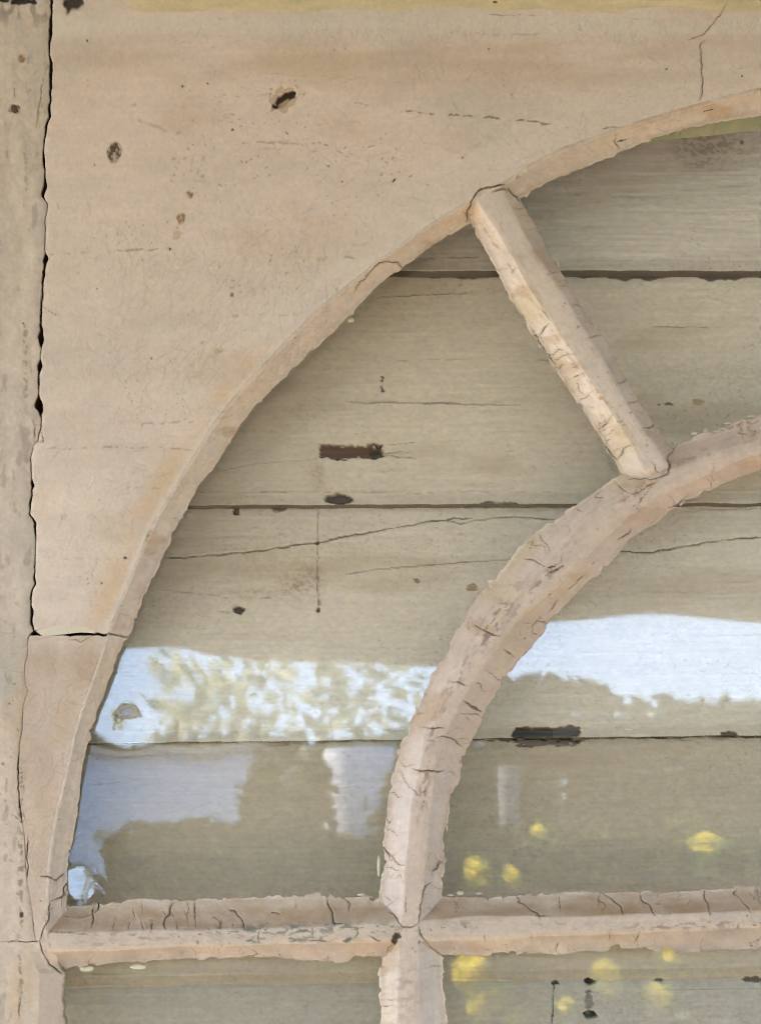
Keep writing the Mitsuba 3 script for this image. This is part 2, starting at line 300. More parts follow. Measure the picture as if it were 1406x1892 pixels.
EV = lambda *a: True
HAIR = (hairlines(900, (90, 380, 720, 1150), EV, 1, 8, 34) + hairlines(420, (200, 450, 620, 720), EV, 2, 12, 40, -1.1, .25)
        + hairlines(260, (300, 60, 1406, 420), EV, 3, 8, 40) + hairlines(220, (500, 30, 1400, 62), EV, 4, 8, 22, 1.57, .2) + hairlines(330, (40, 1180, 200, 1640), EV, 5, 10, 40, 1.57, .8)
        + hairlines(200, (0, 1100, 60, 1892), EV, 6, 6, 20) + hairlines(120, (900, 200, 1406, 330), EV, 7, 8, 30) + hairlines(240, (90, 1700, 1406, 1760), EV, 8, 5, 16)
        + hairlines(160, (700, 1400, 830, 1892), EV, 9, 5, 18) + hairlines(220, (780, 900, 1300, 1420), EV, 10, 5, 16, 2.2, .6) + hairlines(160, (880, 380, 1240, 880), EV, 12, 5, 22, 2.6, 1.2)
        + hairlines(60, (500, 200, 1250, 330), EV, 13, 15, 50, .1, .3) + hairlines(120, (200, 500, 760, 1100), EV, 14, 10, 36, -1.0, .3))
T_CR, W_CR, K_CR = samples(CR, .7, 1.3, 1)
T_ST, W_ST, K_ST = samples(STREAK, .8, 1.2, 2)
T_HL, W_HL, K_HL = samples(HAIR, .9, .6, 3)

# blemishes: x, y, half width, half height, angle, what
SPOT = [
    (526, 183, 22, 8, -.56, 'hole'), (212, 278, 11, 17, .2, 'rust'), (27, 200, 9, 10, 0, 'rust'), (337, 402, 10, 16, .3, 'tan'), (349, 359, 7, 7, 0, 'tan'), (330, 430, 7, 11, .5, 'tan2'),
    (372, 390, 5, 6, 0, 'tan2'), (404, 647, 8, 6, 0, 'tan2'), (592, 478, 10, 3.5, -.2, 'tan2'), (429, 543, 3, 4, 0, 'tan'), (623, 533, 3, 4, 0, 'tan2'), (132, 8, 18, 12, -.6, 'black'),
    (40, 2, 26, 5, 0, 'black'), (9, -2, 12, 6, 0, 'black'), (728, 332, 5, 2, -.7, 'dot'), (161, 74, 2.2, 2.2, 0, 'dot'), (337, 158, 2, 2, 0, 'dot'), (384, 153, 1.8, 1.6, 0, 'dot'), (430, 238, 3, 2, -.8, 'dot'),
    (455, 299, 1.6, 1.6, 0, 'dot'), (175, 303, 1.6, 1.4, 0, 'dot'), (314, 459, 3, 2.6, 0, 'dot'), (632, 334, 1.5, 1.5, 0, 'dot'), (531, 245, 1.6, 1.6, 0, 'dot'), (607, 305, 1.5, 1.5, 0, 'dot'), (855, 290, 1.5, 1.5, 0, 'dot'),
    (903, 89, 1.6, 1.4, 0, 'dot'), (1232, 126, 2, 1.4, 0, 'dot'), (1371, 139, 1.6, 1.6, 0, 'dot'), (44, 597, 1.7, 1.7, 0, 'dot'), (179, 532, 1.4, 1.4, 0, 'dot'), (188, 1077, 1.8, 1.8, 0, 'dot'), (232, 1030, 4, 2.5, 0, 'dot'),
    (280, 661, 2, 1.6, 0, 'dot'), (137, 1300, 5, 4, 0, 'tan2'), (118, 955, 5, 6, 0, 'tan2'), (731, 1735, 12, 6.5, -.85, 'black'), (915, 2, 5, 2, 0, 'dot'), (40, 108, 5, 8, 0, 'tan'), (36, 1490, 2, 3, 0, 'dot'),
    (1109, 735, 3.2, 3.6, .3, 'orange'), (1118, 773, 12, 5, .8, 'tan2'), (1104, 977, 2.2, 2, 0, 'orange'), (643, 1737, 9, 4, -.2, 'green'), (1149, 258, 9, 1.5, -.25, 'dot'), (1309, 202, 10, 1.2, -.2, 'dot'),
    (247, 192, 5, 3.5, -.5, 'tan2'), (868, 1745, 4, 3, 0, 'tan2'), (1297, 1700, 6, 4, 0, 'tan2'), (1045, 1706, 5, 3, 0, 'tan2'), (40, 1690, 4, 6, 0, 'dot'), (43, 1600, 5, 6, 0, 'tan'),
]
SPOT_C = {'hole': lin(34, 22, 14), 'rust': lin(92, 66, 38), 'tan': lin(140, 104, 66), 'tan2': lin(176, 148, 112), 'black': lin(40, 33, 28), 'dot': lin(58, 44, 32), 'orange': lin(186, 128, 70), 'green': lin(92, 100, 88)}


def wear(c, x, y, h):
    """Cracks, streaks, hairlines and blemishes of the sash paint: returns colour and relief (metres, + is proud)."""
    c = c * (1 + .024 * N(x, y, 3.4, 3.0, 6) + .008 * N(x, y, 7, 6, 194) + .02 * N(x, y, 2.1, 2.1, 195))[..., None]
    q = np.stack([x, y], -1)
    d, i = T_HL.query(q, distance_upper_bound=4, workers=-1)
    i = np.minimum(i, len(W_HL) - 1)
    m = (1 - sm(W_HL[i] * .5 - .2, W_HL[i] * .5 + 1.2, d)) * K_HL[i]
    c = blend(c, c * .6, m * .5)
    h = h - 4e-5 * m
    d, i = T_ST.query(q, distance_upper_bound=14, workers=-1)
    i = np.minimum(i, len(W_ST) - 1)
    br = sm(-.25, .7, N(x, y, 7, 5, 30, 2))
    m = (1 - sm(W_ST[i] * .35, W_ST[i] * .6 + 1, d)) * K_ST[i] * br
    c = blend(c, lin(98, 78, 62), m)
    h = h - 8e-5 * m
    d, i = T_CR.query(q, distance_upper_bound=16, workers=-1)
    i = np.minimum(i, len(W_CR) - 1)
    m = 1 - sm(W_CR[i] * .44 - .6, W_CR[i] * .44 + .6, d)
    lip = (1 - sm(1.5, 8, d)) * K_CR[i]
    c = blend(c, DIRT_SHADE, m * .92)  # shadow in the crack depth painted in along with its dirt
    c = blend(c, STAIN * .9, (1 - sm(1, 6, d)) * .22)
    h = h + 2.0e-4 * lip - m * (K_CR[i] * 1e-3 + 2e-4)
    for sx, sy, a, b, ang, kind in SPOT:
        near = (np.abs(x - sx) < 2.2 * a + b + 4) & (np.abs(y - sy) < 2.2 * a + b + 4)
        if not near.any():
            continue
        xx, yy = x[near] - sx, y[near] - sy
        u, v = (xx * math.cos(ang) + yy * math.sin(ang)) / a, (-xx * math.sin(ang) + yy * math.cos(ang)) / b
        r = np.hypot(u, v) + .28 * N(x[near], y[near], max(3, b * .8), None, 33, 2) * (0 if kind == 'dot' else 1)
        m = 1 - sm(.8, 1.1, r)
        cc = np.broadcast_to(SPOT_C[kind], c[near].shape)
        if kind == 'hole':
            chip = (1 - sm(1.2, 1.35, np.hypot(u, v * .55) + .5 * N(x[near], y[near], 6, None, 34, 2))) * (1 - m)
            c[near] = blend(c[near], lin(176, 152, 124), chip * .8)
            flap = sm(.1, .3, v) * sm(-.9, -.6, u) * (1 - sm(.2, .4, u))
            cc = blend(cc, lin(168, 146, 122), flap)
        if kind in ('rust', 'tan', 'tan2'):
            m = m * (.45 + .55 * sm(-.5, .3, N(x[near], y[near], 3.4, None, 35, 2)))
            if kind == 'rust':
                cc = blend(cc, lin(36, 26, 20), sm(-.2, .5, N(x[near], y[near], 4.5, None, 36, 2)) * .8)
        c[near] = blend(c[near], cc, m * (.95 if kind != 'tan2' else .6))
        h[near] -= m * {'hole': 2.2e-3, 'black': 1.4e-3, 'rust': 5e-4, 'dot': 3e-4}.get(kind, 1.2e-4)
    return c, h


def relief(x, y):
    return (1.0e-4 * N(x, y, 60, 60, 1, 2) + 4.5e-5 * N(x, y, 11, 9, 2, 2) + 2.2e-5 * N(x, y, 3.5, 3.5, 3))


ARCH_OUT = [(82, 1740), (82, 1700), (84, 1648), (87, 1605), (94, 1545), (107, 1481), (123, 1424), (135, 1359), (153, 1298), (171, 1256), (189, 1200), (203, 1156), (213, 1128), (231, 1085), (249, 1042), (270, 985), (295, 941),
            (331, 884), (363, 830), (398, 772), (446, 715), (507, 650), (556, 597), (613, 546), (677, 496), (734, 452), (806, 404), (866, 369), (905, 349), (938, 331), (977, 302), (1013, 281), (1059, 262), (1109, 245), (1148, 232), (1208, 212), (1262, 197),
            (1333, 177), (1406, 159), (1500, 143), (1600, 130)]
ARCH_IN = [(126, 1740), (126, 1700), (124, 1660), (123, 1620), (130, 1570), (140, 1520), (147, 1460), (155, 1400), (174, 1330), (196, 1270), (220, 1203), (240, 1168), (262, 1112), (300, 1032), (334, 960), (365, 906), (410, 840), (440, 790), (490, 732),
           (540, 682), (600, 626), (650, 580), (690, 536), (745, 491), (800, 451), (862, 414), (915, 388), (960, 366), (1010, 336), (1070, 311), (1140, 283), (1200, 257), (1270, 237), (1340, 222), (1406, 212), (1500, 200), (1600, 190)]
_arch = line(ARCH_OUT, 3000)
_arch[60:-60] = gaussian_filter1d(_arch, 45, axis=0, mode='nearest')[60:-60]
T_ARCH = cKDTree(_arch)


def flat_colour(x, y):
    """Paint of the wide flat pieces round the arch."""
    c = np.broadcast_to(CREAM, x.shape + (3,)).copy()
    c = c * (1 + .035 * N(x, y, 160, 60, 4, 3) + .02 * N(x, y, 26, 12, 5, 2) + .012 * N(x, y, 4, 3, 6) + .014 * N(x, y, 60, 2.4, 190, 2) * sm(-.6, .8, N(x, y, 200, 120, 191)))[..., None]
    gr = sm(1.4, 1.9, N(x, y, 3.0, 2.4, 192)) * sm(-.3, 1.0, N(x, y, 90, 50, 193, 2))
    c = blend(c, lin(112, 84, 60), gr * .5)
    top = np.exp(-((y - 110) / 55) ** 2)
    c = blend(c, STAIN, top * sm(-.3, 1.6, N(x, y, 180, 26, 7, 3) + .3) * .8)
    c = blend(c, STAIN, np.exp(-((x - 170) / 110) ** 2 - ((y - 100) / 45) ** 2) * .5)
    c = blend(c, STAIN, sm(.3, 1.8, N(x, y, 120, 70, 8, 3)) * .45)
    c = blend(c, GREY * 1.06, sm(.2, 1.7, N(x, y, 150, 90, 9, 3)) * .4)
    band = np.exp(-((y - 45 + 4 * N(x, y, 80, 9, 10)) / 18) ** 2)
    c = blend(c, lin(206, 194, 176), band * .75)
    da = T_ARCH.query(np.stack([x, y], -1), workers=-1)[0]
    side = sm(560, 720, y) * (1 - .0 * y)
    halo = np.exp(-((da - 22) / 26) ** 2) * side * sm(-.9, .7, N(x, y, 60, 50, 12, 2))
    c = blend(c, lin(198, 168, 132), halo * .75)
    c = blend(c, lin(206, 193, 178), np.exp(-((da - 3) / 5) ** 2) * .5)
    c = blend(c, lin(206, 193, 176), np.exp(-((da - 40) / 45) ** 2) * (1 - side) * .35)
    edge = 16 + 4 * N(x, y, 60, 30, 13, 2) + 6 * sm(230, 280, x) * 0
    yel = (1 - sm(edge - 1.5, edge + 2, y)) * sm(200, 262, x + 10 * N(x, y, 20, 8, 14))
    c = blend(c, YELLOW * (1 + .05 * N(x, y, 40, 8, 15, 2))[..., None], yel * .95)
    low = sm(1150, 1230, y)
    c = blend(c, lin(176, 152, 129), low * (.6 + .4 * sm(-.3, 1.2, N(x, y, 60, 110, 16, 3))))
    return c


def stile_colour(x, y):
    c = np.broadcast_to(lin(192, 176, 158), x.shape + (3,)).copy()
    c = c * (1 + .05 * N(x, y, 26, 120, 17, 3) + .04 * N(x, y, 8, 14, 18, 2) + .03 * N(x, y, 3.5, 4, 19))[..., None]
    c = blend(c, GREY, sm(.1, 1.5, N(x, y, 26, 90, 20, 3)) * .5)
    low = sm(1000, 1300, y)
    c = blend(c, lin(184, 158, 130), low * (.25 + .6 * sm(-.4, 1.3, N(x, y, 22, 120, 21, 3))))
    g = np.exp(-((x - 12) / 25) ** 2 - ((y - 1250) / 60) ** 2)
    c = blend(c, lin(168, 160, 146), g * .8)
    c = blend(c, lin(120, 104, 88), sm(.9, 1.7, N(x, y, 9, 22, 22, 3)) * .35)
    gr = sm(1.2, 2.0, N(x, y, 5, 5, 23, 2)) * sm(-.4, .6, N(x, y, 30, 80, 24, 2))
    c = blend(c, lin(96, 72, 50), gr * (.15 + .45 * low))
    up = (1 - sm(20, 60, y)) * sm(.2, 1.2, N(x, y, 8, 14, 25, 2))
    return blend(c, lin(110, 96, 80), up * .6)


# ------------------------------------------------------------------ WINDOW SASH
SASH = 'window_sash'
labels[SASH] = {'label': 'old cream painted arched wooden window sash with cracked peeling muntins and wavy glass', 'category': 'window'}

CRACK = [(95, -40), (95, 0), (94, 40), (92, 75), (90, 100), (95, 114), (93, 145), (92, 215), (85, 230), (82, 260), (81, 300), (84, 338), (79, 362), (89, 375), (84, 400), (82, 455), (86, 475), (80, 500), (78, 540), (75, 600), (76, 640), (72, 690), (72, 750),
         (76, 772), (75, 790), (70, 812), (63, 822), (58, 838), (57, 860), (60, 895), (56, 930), (55, 950), (65, 966), (66, 1015), (63, 1060), (64, 1078), (57, 1105), (59, 1130), (57, 1145), (63, 1165)]
CRACK_LOW = [(63, 1165), (53, 1178), (51, 1206), (46, 1232), (47, 1262), (52, 1275), (46, 1292), (41, 1320), (40, 1356), (34, 1400), (35, 1470), (40, 1510), (46, 1550), (48, 1600), (52, 1640), (60, 1690), (66, 1740)]


def crack_half(y):
    """Half width of the open joint between stile and rail."""
    w = 1.8 + 1.0 * N(y, y * 0, 22, 1, 60, 2)
    for cy, hw, a in ((180, 60, 1.4), (60, 40, 1.5), (477, 9, 4.5), (625, 14, 4.0), (675, 10, 4.5), (748, 14, 6.0), (893, 9, 3.0), (350, 14, 2.5), (1128, 8, 2), (520, 20, .6)):
        w = w + a * np.exp(-((y - cy) / hw) ** 2)
    return np.maximum(w, .8) * (1 - .8 * sm(1150, 1200, y)) * (1 - .55 * sm(785, 830, y) * (1 - sm(850, 900, y)))


def face_piece(key, X, Y, colour, wallcols=((0, 0),), depth0=0.0, bow=None, wall=(lin(70, 54, 40), .014)):
    """A flat painted piece over the survey grid X, Y (n x m), with edges turned back into the sash on the sides listed in wallcols ('l', 'r', 't', 'b')."""
    n, m = X.shape
    h = relief(X, Y)
    c = colour(X, Y)
    c, h = wear(c.reshape(-1, 3), X.ravel(), Y.ravel(), h.ravel())
    c, h = c.reshape(n, m, 3), h.reshape(n, m)
    dep = depth0 - h + (0 if bow is None else bow(X, Y))
    DIRTY = wall[0]
    def ext(side, X, Y, dep, c):
        for k, dd in enumerate((0.0012, wall[1])):
            ax = 0 if side in 'lr' else 1
            idx = 0 if side in 'lt' else -1
            sl = (lambda a: a[:, idx:idx + 1] if idx == 0 else a[:, -1:]) if ax == 0 else (lambda a: a[idx:idx + 1] if idx == 0 else a[-1:])
            (xe, ye), de, ce = back(sl(X), sl(Y), sl(dep), sl(dep) + dd), sl(dep) + dd, sl(c) * 0 + DIRTY * (1, .7)[k]
            seq = (lambda a, e: np.concatenate([e, a] if idx == 0 else [a, e], axis=1 if ax == 0 else 0))
            X, Y, dep, c = seq(X, xe), seq(Y, ye), seq(dep, de), seq(c, ce)
        return X, Y, dep, c
    for s in wallcols:
        X, Y, dep, c = ext(s, X, Y, dep, c)
    v = at(X, Y, dep).reshape(-1, 3)
    put(key, v, grid_faces(*X.shape), 'sash_paint', c.reshape(-1, 3))


def round_edge(dist, r, amount):
    return amount * np.clip(1 - dist / r, 0, 1) ** 2


# left stile, from the outer side to the joint, down to the bottom rail joint
ys = np.unique(np.concatenate([np.linspace(-160, -20, 12), np.arange(-20, 1741, 1.8), [1739.2]]))
edge = np.concatenate([line(CRACK, 2500, False), line(CRACK_LOW, 1500, False)[1:]])
o = np.argsort(edge[:, 1])
cx = np.interp(ys, edge[o, 1], edge[o, 0]) + .9 * N(ys, ys * 0, 7, 1, 61, 2)
xl = cx - crack_half(ys)
u = np.unique(np.concatenate([np.linspace(0, .62, 10), np.linspace(.62, 1, 66)]))
X = -240 + u[None] * (xl[:, None] + 240)
Yg = np.broadcast_to(ys[:, None], X.shape)
face_piece(f'{SASH}__stile', X, Yg, stile_colour, ('r', 'b'), 0.0, lambda X, Y: round_edge(xl[:, None] - X, 12, 5e-4) + 1e-4 * N(X, Y, 18, 300, 62))
labels[f'{SASH}__stile'] = {'label': 'grey stained left stile of the sash with a long open joint'}

# lower stile below the bottom of the arch, beside the lowest pane
ys2 = np.arange(1741, 1990, 1.8)
xe0 = np.interp(ys2, [1741, 1790, 1800, 1850, 1892, 1990], [90, 112, 118, 116, 115, 113])
xe = xe0 + 1.6 * N(ys2, ys2 * 0, 9, 1, 63, 3)
u = np.unique(np.concatenate([np.linspace(0, .66, 10), np.linspace(.66, 1, 70)]))
X = -240 + u[None] * (xe[:, None] + 240)
Yg = np.broadcast_to(ys2[:, None], X.shape)
def low_bow(X, Y):
    t = np.clip((xe0[:, None] - X) / 44, 0, 1)
    return 9.6e-3 * (1 - t ** .8) * sm(1745, 1800, Y)
def low_col(x, y):
    c = stile_colour(x, y)
    return blend(c, PINK * .97, sm(60, 85, x) * .8)
face_piece(f'{SASH}__stile_001', X, Yg, low_col, ('r',), 0.0, low_bow, (lin(150, 142, 116), .003))

# arched spandrel (rail) and the corner block under its joint: ruled between the arch and the outer line
def spandrel(key, inner, outer, ns, ts, walls, colour, bow):
    a, b = line(inner, ns), outer
    X = a[:, None, 0] * (1 - ts) + b[:, None, 0] * ts
    Y = a[:, None, 1] * (1 - ts) + b[:, None, 1] * ts
    rows = np.exp(-np.arange(ns) / 5.0)[:, None] * (1 - ts[None])
    Y = Y + rows * (1.6 * N(X, X * 0, 14, 1, 180, 3) - 1.5 * np.exp(-((X - 150) / 40) ** 2))
    face_piece(key, X, Y, colour, walls, 0.0, bow)

jo = _arch[:, 1] < 1172
up_arch = _arch[jo]
up_arch = up_arch[up_arch[:, 0] < 1560]
ns = 1060
kc = 0.43                                                      # share of the arch whose rulings end on the joint, the rest on the top edge
crk = line(CRACK, 2500, False)
crk = crk[crk[:, 1] > -39]
n1 = int(ns * kc)
yy = np.linspace(1164, -160, n1)
left_x = np.interp(np.maximum(yy, -35), np.maximum.accumulate(crk[:, 1]), crk[:, 0]) + .9 * N(yy, yy * 0, 7, 1, 61, 2) + crack_half(yy)
outer = np.concatenate([np.stack([left_x, yy], -1), np.stack([np.linspace(left_x[-1], 1560, ns - n1 + 1)[1:], np.full(ns - n1, -160.0)], -1)])
ts = np.linspace(0, 1, 370)
spandrel(f'{SASH}__top_rail', up_arch, outer, ns, ts, ('b', 'r', 't'), flat_colour,
         lambda X, Y: round_edge(np.abs(X - np.interp(Y, np.maximum.accumulate(crk[:, 1]), crk[:, 0])), 9, 4e-4))
labels[f'{SASH}__top_rail'] = {'label': 'wide cream top piece above the arch with brown stains and a yellow band'}

lo_arch = _arch[(_arch[:, 1] > 1176)]
lo_arch = lo_arch[::-1][np.argsort(lo_arch[::-1][:, 1])]
ns2 = 330
yy = np.linspace(1173.5, 1739, ns2)
cl = np.array(CRACK_LOW, float)
lx = np.interp(yy, cl[:, 1], cl[:, 0]) + .9 * N(yy, yy * 0, 7, 1, 61, 2) + crack_half(yy)
spandrel(f'{SASH}__corner_block', lo_arch, np.stack([lx, yy], -1), ns2, np.linspace(0, 1, 84), ('t', 'r'), flat_colour, lambda X, Y: round_edge(Y - 1178, 7, 4e-4))
labels[f'{SASH}__corner_block'] = {'label': 'browner lower block beside the arch below a cracked joint'}

# sliver of loose paint in that joint
sl = Polygon([(66, 1166), (100, 1156), (130, 1153), (160, 1158), (178, 1170), (150, 1168), (105, 1173), (80, 1176)])


def slab(poly, Y0, Y1, key, bsdf, colour=None, smooth=False):
    m = trimesh.creation.extrude_polygon(poly, 1.0, engine='earcut')
    v = np.array(m.vertices)
    w = at(v[:, 0], v[:, 1], Y0 + (Y1 - Y0) * v[:, 2])
    f = m.faces[:, ::-1]
    t = trimesh.Trimesh(w, f, process=False)
    if t.volume < 0:
        t.invert()
    scene[key] = mikit.ply(t, bsdf, smooth=smooth, color=None if colour is None else np.tile(colour, (len(w), 1)))


slab(sl, -1.2e-4, 1.5e-3, f'{SASH}__paint_flake', 'sash_paint', lin(206, 192, 168))
# dark timber backing added behind the open joints so the gaps read dark
for poly in (Polygon([(-240, -160), (150, -160), (150, 1180), (60, 1745), (-240, 1745)]), Polygon([(40, 1120), (200, 1120), (176, 1200), (60, 1230)])):
    slab(poly, 9e-3 if poly.bounds[0] < 0 else 6e-3, 3.4e-2 if poly.bounds[0] < 0 else 8.9e-3, numbered(f'{SASH}__dark_backing'), 'old_wood')

GL = 11.6e-3      # depth of the glass


def rag(s, seed, amp=1.0):
    """Ragged outline of the putty along its length s: flakes of uneven length broken off step by step, and a few deeper bites."""
    z = s * 0
    r_ = np.random.default_rng(500 + seed)
    br = np.cumsum(r_.choice([3, 5, 8, 13, 22], int(s[-1] / 4) + 8) * r_.uniform(.6, 1.4, int(s[-1] / 4) + 8))
    lv = r_.normal(size=len(br)) * 1.3
    xs_ = np.repeat(br, 2)[1:-1] + np.tile([.2, -.2], len(br) - 1)
    ys_ = np.repeat(lv[:-1], 2) + np.tile([0, 1], len(br) - 1) * r_.normal(size=2 * (len(br) - 1)) * .9
    r = np.interp(s, xs_, ys_) + .8 * N(s, z, 40, 1, 70 + seed) + .8 * N(s, z, 9, 1, 80 + seed, 2) + .5 * N(s, z, 3.4, 1, 90 + seed)
    bite = sm(1.25, 1.5, N(s, z, 13, 1, 100 + seed, 2))
    return amp * (r - 3.5 * bite)


def strip_piece(key, cols, colour, seed, insets, amp=1.0, sides=(True, True), shape=1.8, ridge=-3e-4, lip=9.6e-3, fade=None):
    """A moulded bar. cols = (left edge, left arris, right arris, right edge) polylines; the bar is flat between the arrises and coved down to its edges.
    With sides[0] False the left edge is a plain joint at face level."""
    n = int(max(length(c) for c in cols) / 1.7)
    A, B, C, E = [line(c, n) for c in cols]
    s = np.arange(n) * 1.7
    if sides[0]:
        ax = (C - B) / (np.linalg.norm(C - B, axis=1, keepdims=True) + 1e-9)
        B = B + ax * (1.6 * N(s, s * 0, 60, 1, 200 + seed, 3))[:, None]
        C = C + ax * (1.6 * N(s, s * 0, 60, 1, 201 + seed, 3))[:, None]
    def unit(p, q):
        d = q - p
        return d / (np.linalg.norm(d, axis=1, keepdims=True) + 1e-9)
    X, Y, Dp, U, R = [], [], [], [], []
    def add(p, dep, u, rim=0):
        X.append(p[:, 0]), Y.append(p[:, 1]), Dp.append(np.broadcast_to(dep, (n,)) * 1.0), U.append(np.full(n, u)), R.append(np.full(n, rim))
    def slope(P, Q, sd, sg):
        """columns from the ragged edge P to the arris Q"""
        out = unit(Q, P)
        e = rag(s, seed + 3 * sg, amp)
        ins = insets[sg](P) if callable(insets[sg]) else np.full(n, insets[sg] * 1.0)
        cs = []
        inner = P - out * (ins + np.maximum(-e, 0))[:, None]
        cs.append((np.stack(back(inner[:, 0], inner[:, 1], lip + 1.1e-3, 2.3e-2), -1), np.full(n, 2.3e-2), 0, 2))
        cs.append((inner, np.full(n, lip + 1.1e-3), 0, 2))
        edge_p = P + out * e[:, None]
        thick = 7e-4
        bed = np.maximum(0, 2.0 + 1.8 * N(s, s * 0, 16, 1, 160 + seed + sg, 3)) * (sm(-.3, .6, N(s, s * 0, 60, 1, 170 + seed + sg, 2)))
        cs.append((edge_p - out * bed[:, None], np.full(n, lip + 1.05e-3), 0, 3))
        cs.append((edge_p - out * bed[:, None] * .9, np.full(n, lip + thick), 0, 1))
        cs.append((edge_p + out * .3, np.full(n, lip + thick * .9), 0, 1))
        k = int(max(14, np.median(np.linalg.norm(P - Q, axis=1)) / 1.7))
        curl = 5e-4 * sm(-.2, 1.4, N(s, s * 0, 22, 1, 110 + seed + sg, 2))
        for j in range(k):
            t = j / (k - 1) if k > 1 else 0
            t = t * .999
            p = P * (1 - t) + Q * t + out * (e * (1 - t) ** 5)[:, None]
            base = lip * (1 - t ** shape) + ridge * t ** shape
            base = base - curl * np.exp(-t * 9) - 3e-4 * math.exp(-((t - .0) / .05) ** 2)
            cs.append((p, base, t, 0))
        return cs
    if sides[0]:
        for c in slope(A, B, 0, 0):
            add(*c)
    else:
        k = int(max(5, np.median(np.linalg.norm(A - B, axis=1)) / 1.7))
        for j in range(k):
            t = j / (k - 1) * .999
            add(A * (1 - t) + B * t, ridge * t - 1.2e-3 * math.sin(math.pi * t), 1.0)
    k = int(max(4, np.median(np.linalg.norm(C - B, axis=1)) / 1.7))
    for j in range(k):
        t = j / (k - 1)
        add(B * (1 - t) + C * t, ridge - 2.5e-4 * math.sin(math.pi * t), 1.0 + math.sin(math.pi * t))
    for p_, d_, u_, r_ in (slope(E, C, 0, 1) if sides[1] else [])[::-1]:
        add(p_, d_, u_ + 10, r_)
    X, Y, Dp, U, R = (np.stack(a, 1) for a in (X, Y, Dp, U, R))
    h = 1.2 * relief(X, Y) + 1.1e-4 * N(X, Y, 30, 30, 4, 2) + 4e-5 * N(np.broadcast_to(s[:, None], X.shape), U * 40, 90, 2.5, 199, 2)
    c = colour(X, Y, U, s)
    c, h = wear(c.reshape(-1, 3), X.ravel(), Y.ravel(), h.ravel())
    c, h = c.reshape(X.shape + (3,)), h.reshape(X.shape)
    c = np.where((R == 2)[..., None], GREEN * (1 + .07 * N(X, Y, 20, 6, 28, 2))[..., None], c)
    c = np.where(((R == 1) | (R == 3))[..., None], blend(np.broadcast_to(lin(70, 66, 48), c.shape), lin(170, 166, 140), sm(.1, 1.1, N(X, Y, 9, 9, 29, 2))), c)
    front = (R == 0).all(0)
    f0, f1 = np.flatnonzero(front)[[0, -1]]
    Dp[:, f0:f1 + 1] = gaussian_filter1d(Dp[:, f0:f1 + 1], 2.4, axis=1, mode='nearest')
    Dp = Dp - np.where(R > 0, 0, h)
    if fade is not None:
        Dp = Dp + fade(X, Y)
    v = at(X, Y, Dp).reshape(-1, 3)
    put(key, v, grid_faces(*X.shape), 'sash_paint', c.reshape(-1, 3))


def bar_colour(tint, mottle=None, warm=.5, dust_shade=0.0, second=None):
    def f(x, y, u, s):
        far = u > 5
        u = np.where(far, u - 10, u)
        c = np.broadcast_to(tint, x.shape + (3,)).copy()
        c = c * (1 + .03 * N(x, y, 30, 30, 120, 3) + .02 * N(x, y, 7, 7, 121, 2) + .012 * N(x, y, 3, 3, 122))[..., None]
        c = blend(c, OCHRE * .98, sm(-.2, 1.4, N(x, y, 60, 60, 123, 3)) * (1 - np.clip(u - 1, 0, 1)) * warm)
        c = blend(c, lin(168, 134, 98), sm(.5, 1.6, N(x, y, 44, 22, 124, 3)) * (1 - np.clip(u - 1, 0, 1)) * .5)
        ss = np.broadcast_to(s[:, None], x.shape)
        c = c * (1 + .022 * N(ss, u * 40 + 60 * far, 70, 2.2, 197, 2))[..., None]
        c = blend(c, lin(214, 201, 184), np.exp(-((u - .01) / .07) ** 2) * .75 * (u < 1) * sm(-.8, .4, N(ss, ss * 0 + far * 50, 24, 1, 198, 2)))
        speck = sm(1.45, 1.9, N(x, y, 3.2, 3.2, 125)) * sm(.2, .8, N(x, y, 60, 60, 126, 2)) * (u > .8)
        c = blend(c, lin(90, 66, 58), speck * .6)
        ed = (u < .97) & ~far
        c = blend(c, lin(160, 132, 104), dust_shade * ed * (.55 + .45 * np.clip(u, 0, 1)) * (.75 + .4 * N(x, y, 40, 14, 128, 3)))  # upper slope browned: shade painted in together with settled dust
        if second is not None:
            c = blend(c, second, .6 * far * (u < .97) * (.8 + .3 * N(x, y, 30, 20, 129, 2)))  # far slope darkened in colour; on the horizontal bar against bounced light
        if mottle is not None:
            for mx, my, ax, ay, ang, col, k in mottle:
                uu, vv = ((x - mx) * math.cos(ang) + (y - my) * math.sin(ang)) / ax, (-(x - mx) * math.sin(ang) + (y - my) * math.cos(ang)) / ay
                g = np.exp(-uu ** 2 - vv ** 2) * sm(.05, .75, N(x * math.cos(ang) + y * math.sin(ang), -x * math.sin(ang) + y * math.cos(ang), 9, 4, 127, 3))
                c = blend(c, col, g * k)
        return c
    return f


GRN, PUR = lin(104, 106, 96), lin(128, 104, 98)
